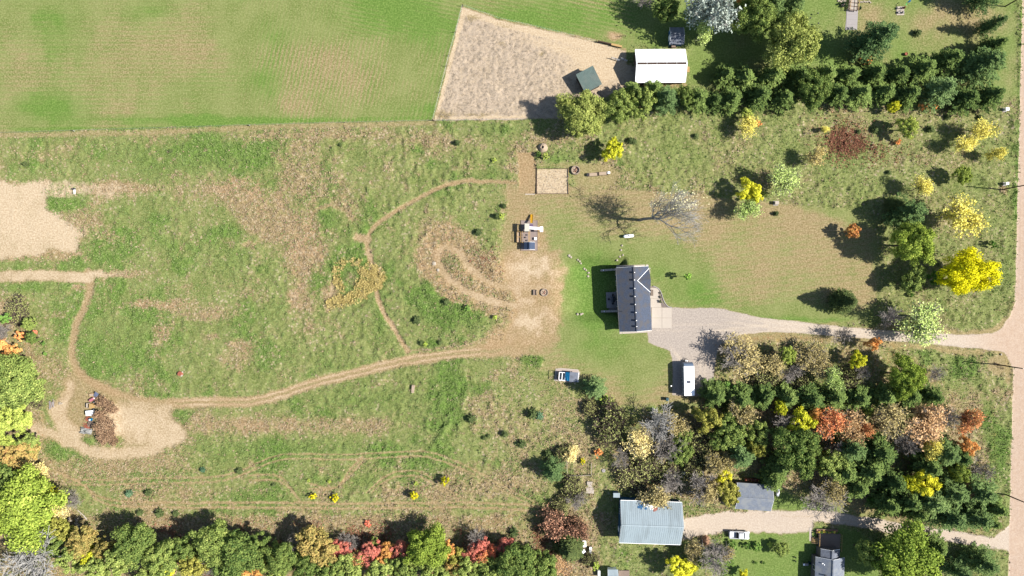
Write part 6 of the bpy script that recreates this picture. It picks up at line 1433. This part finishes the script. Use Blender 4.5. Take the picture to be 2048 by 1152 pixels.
# ---- paddock fence, posts, gates
def fences():
    def wire(name, label, pts, h, r, group, m=M_DARKW, wires=2):
        x, y = P(*pts[0]); t = thing(name, label, 'fence', (x, y, 0), 0, group)
        q = [(P(*p)[0] - x, P(*p)[1] - y) for p in pts]
        for a in q: MB().tube((*a, -.3), (*a, h), r, r * .9, 6).build('post', m, t)
        for k in range(wires):
            w = MB(); zz = h * (.95 - .4 * k)
            for a, b in zip(q[:-1], q[1:]): w.tube((*a, zz), (*b, zz), .012, .012, 3, False)
            w.build('wire', M_GALV, t)
    wire('wire_fence', 'thin post and wire fence on the left side of the sand paddock', [(925, 13), (911, 66), (898, 112), (893, 133), (880, 185), (866, 241)], 1.35, .07, 'wire fences')
    wire('wire_fence', 'thin post and wire fence along the lower edge of the hay field', [(866, 242), (690, 246), (497, 251), (322, 257), (147, 262), (-10, 267)], 1.25, .05, 'wire fences')
    wire('wire_fence', 'thin post and wire fence along the upper edge of the sand paddock', [(926, 13), (1000, 39), (1080, 57), (1150, 74), (1192, 84)], 1.25, .05, 'wire fences')
    wire('wire_fence', 'thin post and wire fence below the sand paddock', [(868, 242), (960, 241), (1050, 240)], 1.25, .05, 'wire fences')
    for px_, py_, lb in ((146, 261.5, 'pale leaning corner stake on the hay field edge near the left'), (497, 250.5, 'pale leaning stake on the hay field edge near the middle')):
        x, y = P(px_, py_, .5); t = thing('stake', lb, 'post', (x, y), 0, 'stakes on the field edge'); MB().tube((0, 0, -.1), (.5, -.08, 1.0), .09, .08, 6).build('post', M_CONC, t); MB().box((.25, -.04, .5), (.3, .06, .3)).build('insulator_board', M_WHITE, t)
    x, y = P(1220, 90); t = thing('feed_bunk', 'long yellow-topped feed bunk on the upper paddock edge', 'feeder', (x, y), math.radians(-13))
    MB().box((1.6, 0, .75), (2.7, .5, .12)).build('trough', M_TIMBER, t); MB().box((-1.5, 0, .7), (3.4, .25, .5)).build('trough', M_DARKW, t)
    for xx in (-3, -1.2, .4, 2.9): MB().box((xx, 0, .4), (.1, .4, .8)).build('leg', M_DARKW, t)
    for sx, sy, ex, ey, lb in ((1222, 117, 1240, 123, 'left metal pipe gate in front of the white barn'), (1240, 118, 1254, 124, 'right metal pipe gate leaning toward the white barn')):
        a, b = P(sx, sy), P(ex, ey); L = math.hypot(b[0] - a[0], b[1] - a[1]); t = thing('pipe_gate', lb, 'gate', ((a[0] + b[0]) / 2, (a[1] + b[1]) / 2), math.atan2(b[1] - a[1], b[0] - a[0]), 'pipe gates at the barn')
        for zz in (.3, .6, .9, 1.2): MB().tube((-L / 2, 0, zz), (L / 2, 0, zz), .03, .03, 5).build('rail', M_GALV, t)
        for xx in (-L / 2, 0, L / 2): MB().tube((xx, 0, .05), (xx, 0, 1.35), .045, .045, 6).build('post', M_DARKW, t)
    x, y = P(1245, 73, .4); t = thing('hitching_rail', 'short brown rail in the bare patch above the paddock', 'rail', (x, y), 0)
    MB().tube((-.8, 0, .95), (.8, 0, 1.0), .05, .05, 6).build('rail', M_DARKW, t)
    for xx in (-.7, .7): MB().tube((xx, 0, 0), (xx, 0, 1.0), .06, .06, 6).build('post', M_DARKW, t)
    # rail-fenced garden at the bottom
    c = [P(*p) for p in ((1133, 918), (1182, 924), (1182, 949), (1134, 950))]; x, y = c[0]; t = thing('rail_fence', 'pale three-sided rail fence round an overgrown garden above the blue barn', 'fence', (x, y, 0), 0)
    c = [(a - x, b - y) for a, b in c]
    for i, j in ((0, 3), (3, 2), (2, 1)):
        a, b = c[i], c[j]
        for zz in (.5, 1.0): MB().tube((*a, zz), (*b, zz + .02), .065, .055, 5).build('rail', M_STONE, t)
        for k in range(3): q = (a[0] + (b[0] - a[0]) * k / 2, a[1] + (b[1] - a[1]) * k / 2); MB().tube((*q, 0), (*q, 1.2), .08, .07, 6).build('post', M_STONE, t)
fences()
def poles():
    for px_, py_, h, lb in ((1994, 729, 8.6, 'tall utility pole in the mown circle below the driveway mouth'), (2004, 379.5, 8.8, 'tall utility pole beside the road in the upper right scrub'), (2009, 988, 8.0, 'tall utility pole beside the pines in the lower right'), (2010, 13, 8.0, 'tall utility pole beside the road in the top right corner')):
        x, y = P(px_, py_); t = thing('utility_pole', lb, 'utility pole', (x, y), 0, 'utility poles along the road')
        MB().tube((0, 0, -.5), (0, 0, h), .17, .12, 9).build('pole', M_DARKW, t)
        MB().lathe([(.05, h), (.06, h + .08), (.03, h + .2)], 8).build('insulator', M_GALV, t)
    for px_, py_, s_, lb, m in ((2014.5, 218, .75, 'white utility box beside the road below the windbreak', M_WHITE), (2012, 367.5, .6, 'white utility box beside the upper road pole', M_WHITE), (1554, 405.5, .85, 'pale grey utility box on the corner of the dry lawn', M_CONC)):
        x, y = P(px_, py_, 1.0); t = thing('utility_box', lb, 'utility box', (x, y), 0, 'utility boxes')
        MB().box((0, 0, .5), (s_, s_ * .9, 1.05)).build('cabinet', m, t); MB().box((0, 0, 1.05), (s_ + .08, s_ * .9 + .08, .08)).build('lid', m, t); MB().box((0, 0, .02), (s_ + .3, s_ + .3, .12)).build('base', M_CONC2, t)
    x, y = P(2003, 709, .3); t = thing('marker_stone', 'small pale stone beside the driveway mouth', 'stone', (x, y), 0); MB().box((0, 0, .12), (.35, .6, .35), top=.7).build('stone', M_STONE, t)
    x, y = P(1997, 731, .1); t = thing('dry_weeds', 'strip of pale dry weeds round the foot of the lower road pole', 'weeds', (x, y), 0)
    rr = random.Random(8); mb = MB()
    for k in range(60):
        u = rr.uniform(-1, 1); a, b = u * 1.2 + rr.gauss(0, .2), -u * .7 + rr.gauss(0, .2); mb.tube((a, b, 0), (a + rr.gauss(0, .15), b + rr.gauss(0, .15), rr.uniform(.2, .5)), .05, .02, 3, False)
    mb.build('stems', M_STRAW, t)
poles()
# ---- top right garden
def footbridge():
    x, y = P(1707, 8, .8); t = thing('footbridge', 'narrow wooden footbridge with pale railings on the top edge', 'footbridge', (x, y), math.radians(-6))
    for k in range(16): MB().box((0, -1.5 + .3 * k, .72), (1.75, .26, .06)).build('plank', M_CONC if k % 3 else M_WOOD, t)
    for xx in (-1.05, 1.05):
        MB().box((xx, .8, 1.55), (.1, 5.0, .08)).build('handrail', M_TIMBER, t); MB().box((xx, .8, .62), (.12, 4.9, .2)).build('stringer', M_WOOD, t)
        for k in range(6): MB().box((xx, -1.5 + .9 * k, 1.0), (.09, .09, 1.15)).build('post', M_WOOD, t)
    w = MB(); w.prism([P(*q) for q in ((1694, 18), (1716, 18), (1714, 60), (1690, 60))][::-1], -.1, .06); o = w.build('footpath', M_CONC2, None, kind='structure')
    for k in range(4):
        a, b = P(1692.5, 20 + 10 * k), P(1714, 29.5 + 10 * k); MB().box(((a[0] + b[0]) / 2, (a[1] + b[1]) / 2, .075), (b[0] - a[0], abs(b[1] - a[1]) - .04, .04)).build('paver', M_CONC2, o)
    for a, b, lb in ((1684, 2, 'pale stone edging left of the footbridge'), (1730, 4, 'pale stone edging right of the footbridge')):
        x, y = P(a, b, .2); s = thing('stone_edging', lb, 'edging', (x, y), 0, 'stone edging by the footbridge')
        for k in range(8): MB().box((-1.4 + .4 * k if b > 3 else -.9 + .25 * k, R_.uniform(-.2, .2), .1), (.36, .42, .3), R_.random(), .8).build('stone', M_STONE, s)
    x, y = P(1801.5, 21, .3); f = thing('stone_pad', 'small pale stone pad on the upper right lawn', 'pad', (x, y), 0)
    for i in range(2):
        for j in range(2): MB().box((-.48 + .96 * i, -.55 + 1.1 * j, .04), (.93, 1.06, .16)).build('paver', M_CONC, f)
    for k, (a, b, lb, m) in enumerate(((1797, 16, 'upper left', M_CONC), (1806, 16, 'upper right', M_RED), (1798, 25, 'lower left', M_CONC2), (1806, 25, 'lower right', M_CONC2))):
        x, y = P(a, b, .4); c = thing('garden_chair', f'{lb} of four garden chairs on the pale stone pad', 'chair', (x, y, .13), k * 1.57, 'garden chairs on the stone pad')
        MB().box((0, 0, .38), (.5, .5, .06)).build('seat', m, c); MB().box((0, -.26, .66), (.5, .06, .55)).build('backrest', m, c)
        for u in (-.2, .2):
            for v in (-.2, .2): MB().box((u, v, .17), (.05, .05, .36)).build('leg', M_BLACK, c)
    x, y = P(1813, 8.5, 1.2); u = thing('flag', 'small blue and green flag on a thin pole above the stone pad', 'flag', (x, y), .5)
    MB().tube((0, 0, 0), (0, 0, 2.2), .025, .025, 6).build('pole', M_GALV, u); MB().face([(0, 0, 2.1), (.9, .1, 2.0), (.9, .5, 1.7), (0, .35, 1.7)]).build('cloth', M_BLUE, u); MB().face([(0, .35, 1.69), (-.5, .0, 1.5), (-.4, -.3, 1.5), (0, .1, 1.69)]).build('cloth', leafmat('flag_green', (60, 140, 70), (90, 170, 90)), u)
    x, y = P(1812, 108, .4); b = thing('barrel_planter', 'small reddish barrel planter on the upper right lawn', 'planter', (x, y), 0)
    MB().lathe([(.34, 0), (.42, .3), (.38, .6), (.32, .6), (.3, .5), (0, .5)], 14).build('barrel', M_RED, b); MB().lathe([(.43, .28), (.435, .34)], 14).build('hoop', M_BLACK, b)
    for k, (a, c, lb) in enumerate(((1634, 28, 'right'), (1619, 37.5, 'left'), (1635, 48, 'lower'))):
        x, y = P(a, c, .6); q = thing('garden_light', f'{lb} of three small dark garden lights above the big olive tree', 'garden light', (x, y), 0, 'garden lights on the lawn')
        MB().tube((0, 0, 0), (0, 0, 1.0), .035, .035, 6).build('post', M_BLACK, q); MB().lathe([(.1, 1.0), (.2, 1.05), (.16, 1.2), (0, 1.25)], 10).build('head', M_BLACK, q)
    for px_, py_, r, lb in ((1688, 9, .8, 'dark green bush left of the footbridge'), (1719, 16, .6, 'dark green bush right of the footbridge foot')): small_plant(px_, py_, r, r * 1.6, DARKLEAF, lb, 'bush')
footbridge()
# ---- junk pile
def junk():
    def th(nm, lb, cat, px_, py_, h=.4, rot=0.0): 
        x, y = P(px_, py_, h); return thing(nm, lb, cat, (x, y), rot)
    t = th('chest_freezer', 'long white chest freezer in the middle of the junk pile', 'freezer', 179.5, 826, .9, .08)
    MB().box((0, 0, .45), (1.7, 1.15, .9)).build('body', M_WHITE, t); MB().box((0, 0, .95), (1.76, 1.2, .1)).build('lid', M_WROOF, t); MB().box((0, -.62, .9), (.3, .06, .06)).build('handle', M_GALV, t)
    t = th('wooden_crate', 'tan wooden crate above the white freezer in the junk pile', 'crate', 183, 811.5, .6, .02)
    MB().box((0, 0, .4), (.95, 1.15, .8)).build('box', M_TIMBER, t); 
    for k in range(3): MB().box((-.3 + .3 * k, 0, .83), (.26, 1.1, .05)).build('board', M_TIMBER, t)
    t = th('cabinet', 'dark open-topped cabinet with pale edges left of the tan crate', 'cabinet', 177, 811, .6, .02)
    for a, b, c, d in ((0, .55, .8, .08), (0, -.55, .8, .08), (-.4, 0, .08, 1.1), (.4, 0, .08, 1.1)): MB().box((a, b, .4), (c, d, .85)).build('side_panel', M_CONC, t)
    MB().box((0, 0, .08), (.75, 1.05, .08)).build('bottom_panel', M_BLACK, t)
    t = th('plastic_drum', 'pink plastic drum lying in the upper junk pile', 'drum', 184, 799, .4, .5); mb = MB().lathe([(.36, -.6), (.4, -.5), (.4, .5), (.36, .6)], 14); mb.v = [(c, b, a + .4) for a, b, c in mb.v]; mb.f = [f[::-1] for f in mb.f]; mb.build('drum', M_PINK, t); MB().tube((.6, 0, .4), (.66, 0, .4), .2, .2, 10).build('cap', M_WHITE, t)
    t = th('mattress', 'tan mattress at the top end of the junk pile', 'mattress', 183.5, 790, .3, .15); MB().box((0, 0, .2), (1.2, .8, .28)).build('mattress', M_TIMBER, t); MB().box((0, 0, .355), (1.0, .6, .03)).build('panel', M_STRAW, t)
    t = th('metal_sheet', 'bent grey-blue metal sheet at the upper right of the junk pile', 'sheet', 192, 790, .6, .9)
    mb = MB(); slab(mb, (-.7, -.5, .3), (.7, -.45, .7), (.75, .5, .9), (-.65, .5, .4), .04); mb.build('sheet', mat('grey_blue_metal', alb(130, 140, 170), .5, .1, 2), t)
    for k, (a, b, rot, m, lb) in enumerate(((175, 838, .1, M_RED, 'pink-red broken boards below the white freezer'), (173, 852.5, -.12, M_RED, 'orange-red roofing boards above the grey tarpaulin'), (180.5, 847, 1.2, M_WOOD, 'grey weathered boards in the lower junk pile'))):
        t = th('board_pile', lb, 'boards', a, b, .5, rot)
        for q in range(6): MB().box((R_.uniform(-.25, .25), -.5 + .2 * q, .25 + .07 * (q % 4)), (1.7 if k != 0 else 1.0, .17, .05), R_.uniform(-.2, .2)).build('board', m, t)
    t = th('blue_barrel', 'bright blue barrel at the right side of the junk pile', 'barrel', 181.5, 839, .7); MB().lathe([(.28, 0), (.32, .2), (.32, .75), (.28, .9)], 14).build('barrel', M_BLUE, t); MB().lathe([(.2, .9), (.2, .93)], 12).build('lid', M_WHITE, t)
    t = th('tarpaulin', 'crumpled grey tarpaulin at the lower end of the junk pile', 'tarpaulin', 171, 862, .4, -.2)
    rr = random.Random(4); n = 9; mb = MB(); grid = [[(-1.5 + 3.0 * i / (n - 1) + rr.gauss(0, .07), (-.85 + 1.7 * j / (n - 1)) * (1 - .25 * abs(i / (n - 1) - .3)) + rr.gauss(0, .06), .25 + .35 * math.sin(i * .9) * math.cos(j * .8) + rr.gauss(0, .09) + .25) for i in range(n)] for j in range(n)]
    for j in range(n):
        for i in range(n): mb.v.append(grid[j][i] if 0 < i < n - 1 and 0 < j < n - 1 else (grid[j][i][0], grid[j][i][1], .05))
    mb.f = [(j * n + i, j * n + i + 1, (j + 1) * n + i + 1, (j + 1) * n + i) for j in range(n - 1) for i in range(n - 1)]; mb.build('sheet', M_TARP, t)
    for k, (a, b, lb) in enumerate(((188.5, 805, 'upper black tyre against the brush in the junk pile'), (187, 819, 'middle black tyre against the brush in the junk pile'), (179, 854, 'lowest black tyre under the boards of the junk pile'))):
        t = th('tyre', lb, 'tyre', a, b, .2); mb = MB(); 
        mb.lathe([(.2, .04), (.36, .0), (.4, .12), (.36, .24), (.2, .2), (.2, .04)], 16); mb.build('tread', M_RUBBER, t); MB().lathe([(.2, .08), (.2, .12)], 12).build('rim', M_GALV, t)
    t = th('lumber_stack', 'grey weathered boards piled left of the turning circle', 'lumber', 103.5, 808, .3, 1.45)
    for k in range(10): MB().box((R_.uniform(-.3, .3), -.5 + .12 * k, .12 + .09 * (k % 4)), (R_.uniform(1.2, 2.2), .16, .08), R_.uniform(-.25, .25)).build('board', M_CONC2 if k % 2 else M_WOOD, t)
    t['group'] = 'lumber stacks'
    t = th('rubble_pile', 'small pale rubble lump right of the grey weathered boards', 'rubble', 121, 807, .2)
    for k in range(4): MB().box((R_.uniform(-.3, .3), R_.uniform(-.2, .2), .15), (.4, .35, .4), R_.random(), .6).build('chunk', M_STONE, t)
    t = th('dead_log', 'bleached fallen log at the lower left woodland edge', 'log', 166, 1031, .3, -.75); MB().tube((-1.9, 0, .15), (0, .1, .22), .09, .12, 7).tube((0, .1, .22), (1.4, -.1, .2), .12, .16, 7).build('trunk', M_CONC, t)
    for k, (a, b) in enumerate(((.2, .6), (.9, .5), (-.6, -.4))): MB().tube((a - .3, .05, .2), (a + .2, b, .45), .05, .03, 5).build('branch', M_CONC, t)
    t = th('rock_heap', 'heap of pale grey rocks at the lower left woodland edge', 'rocks', 152, 1042, .2)
    for k in range(12): MB().box((R_.gauss(0, .8), R_.gauss(0, .7), .15), (R_.uniform(.4, .8), R_.uniform(.4, .7), R_.uniform(.3, .6)), R_.random() * 3, .6).build('rock', M_STONE, t)
    t = th('stump', 'rusty brown and white tree stump alone in the lower left meadow', 'stump', 360.5, 747, .3)
    mb = MB().lathe([(.75, -.1), (.6, .15), (.5, .42), (.46, .45), (0, .43)], 11); mb.v = [(a * R_.uniform(.8, 1.25), b * R_.uniform(.8, 1.25), c) for a, b, c in mb.v]; mb.build('stump', M_RED, t)
    for k in range(3): MB().box((.35, -.5 + .4 * k, .1), (.7, .4, .3), R_.random(), .7).build('split_wood', M_CONC, t)
    t = th('feeder_stand', 'small black and white feeder stand on the tan strip at upper left', 'feeder', 149, 382, .6)
    MB().box((0, 0, .45), (.5, 1.5, .06)).build('shelf', M_WHITE, t); MB().box((0, .5, .7), (.56, .36, .45)).build('hopper', M_BLACK, t); MB().box((0, -.5, .6), (.5, .3, .25)).build('hopper', M_CONC, t)
    for yy in (-.6, .6): MB().box((0, yy, .2), (.4, .07, .42)).build('leg', M_DARKW, t)
junk()
def extras():
    def th(nm, lb, cat, px_, py_, h=.4, rot=0.0, g=None): 
        x, y = P(px_, py_, h); return thing(nm, lb, cat, (x, y), rot, g)
    for a, b, w, l, rot, lb in ((1168.5, 1087, .85, 1.5, .05, 'largest white hive box beside the olive-green spruce'), (1167, 1102.5, .75, .7, .6, 'small tilted white hive box below the largest one'), (1181, 1100.5, .5, 1.5, -.05, 'narrow white hive box nearest to the blue barn')):
        t = th('hive_box', lb, 'box', a, b, .8, rot, 'white hive boxes'); MB().box((0, 0, .5), (w, l, .6)).build('body', M_WHITE, t); MB().box((0, 0, .84), (w + .08, l + .08, .08)).build('lid', M_WROOF, t)
        for xx in (-w * .35, w * .35): MB().box((xx, 0, .1), (.1, l * .8, .25)).build('stand', M_DARKW, t)
    for a, b, w, l, lb in ((1179, 968, 1.35, 1.3, 'upper pale pallet left of the blue barn'), (1180, 980, 1.95, 1.5, 'lower larger pale pallet left of the blue barn')):
        t = th('pallet', lb, 'pallet', a, b, .2, -.05, 'pale pallets'); n = 7
        for k in range(n): MB().box((-w / 2 + w * (k + .5) / n, 0, .2), (w / n - .02, l, .06)).build('board', M_CONC, t)
        for k in range(3): MB().box((0, -l / 2 + .1 + (l - .2) * k / 2, .09), (w, .1, .16)).build('bearer', M_WOOD, t)
    t = th('tank_lid', 'pale six-sided concrete lid in the grass right of the rail-fenced garden', 'lid', 1207, 941, .1); MB().lathe([(.5, 0), (.5, .16), (.46, .2)], 6).build('lid', M_CONC2, t); MB().box((0, 0, .22), (.2, .05, .04)).build('handle', M_BLACK, t)
    t = th('stump', 'dark upright trunk stump above the blue barn', 'stump', 1307, 958, .4, 1.3); MB().tube((-.9, 0, .2), (.9, 0, .25), .22, .18, 8).build('trunk', M_RED, t); MB().tube((.9, 0, .25), (.95, 0, .25), .17, .17, 8).build('cut_end', M_STRAW, t)
    t = th('white_box', 'small white box among the trees above the blue barn', 'box', 1368, 946, .5); MB().box((0, 0, .35), (.7, .55, .7)).build('body', M_WHITE, t); MB().box((0, 0, .73), (.76, .6, .06)).build('lid', M_WHITE, t)
    t = th('soil_heap', 'orange-brown heap of loose soil beside the blue barn driveway', 'soil heap', 1411, 1080, .4)
    mb = MB(); rr = random.Random(9); mb.lathe([(1.05, -.9), (.85, -.1), (.6, .3), (.3, .55), (0, .62)], 16); mb.v = [(a * rr.uniform(.85, 1.15), b * 1.25 * rr.uniform(.85, 1.15), c + .5) for a, b, c in mb.v]; mb.build('soil', M_SOIL, t)
    t = th('hay_bale', 'tan straw bale lying in the meadow below the tracks', 'bale', 826, 778, .4, 1.5); MB().box((0, 0, .3), (2.2, .75, .6), top=.85).build('straw', M_STRAW, t)
    for xx in (-.6, .6): MB().box((xx, 0, .61), (.04, .62, .02)).build('twine', M_WOOD, t)
    t = th('machine_part', 'small dark red machine part at the woodland edge left of the red shrub', 'machine part', 1030, 1064, .4, .1); MB().box((0, 0, .45), (2.0, .5, .1)).build('deck', M_RED, t); MB().tube((-.7, -.4, .3), (-.7, .4, .3), .3, .3, 12).build('wheel', M_RUBBER, t)
    # pale stones lying on the lawn
    o4 = ['topmost', 'second', 'third', 'fourth', 'fifth', 'sixth', 'lowest']
    def stone_label(i):
        if i < 2: return ('left', 'right') [i] + ' of two big pale stones between the play set and the house'
        if i < 9: return f'{o4[i - 2]} of seven pale stones in a line left of the house top corner'
        if i < 14: return f'{("topmost", "second", "third", "fourth", "lowest")[(0, 1, 3, 2, 4)[i - 9]]} of five pale stones between propane tank and house'
        return ('left', 'middle', 'right')[(i - 14)] + ' of three pale stones in the lawn below the bike loop end'
    k = 0
    for a, b, r in ((1138, 511, .4), (1142, 514, .35), (1156, 519, .28), (1160, 522, .3), (1163, 526, .3), (1170, 537, .3), (1174, 540, .26), (1179, 545, .32), (1178, 552, .34), (1244, 491, .26), (1242, 500, .28), (1240, 513, .3), (1246, 510, .26), (1235, 520, .3), (1156, 629, .34), (1163, 629, .32), (1166, 628, .3), (868, 527, .55), (876, 540, .42)):
        t = th('stone', '', 'stone', a, b, .15, k * .7, 'pale stones on the lawn and bike loop'); mb = MB().lathe([(r, -.1), (r * .95, .12), (r * .6, .26), (0, .3)], 8); mb.v = [(p[0] * R_.uniform(.8, 1.2), p[1] * R_.uniform(.8, 1.2), p[2]) for p in mb.v]; mb.build('rock', M_STONE, t); k += 1
        t['label'] = stone_label(k - 1) if a > 1000 else ('large pale boulder on the bike loop bend' if b < 530 else 'smaller pale boulder below the large one on the bike loop')
        if a < 1000: del t['group']
extras()
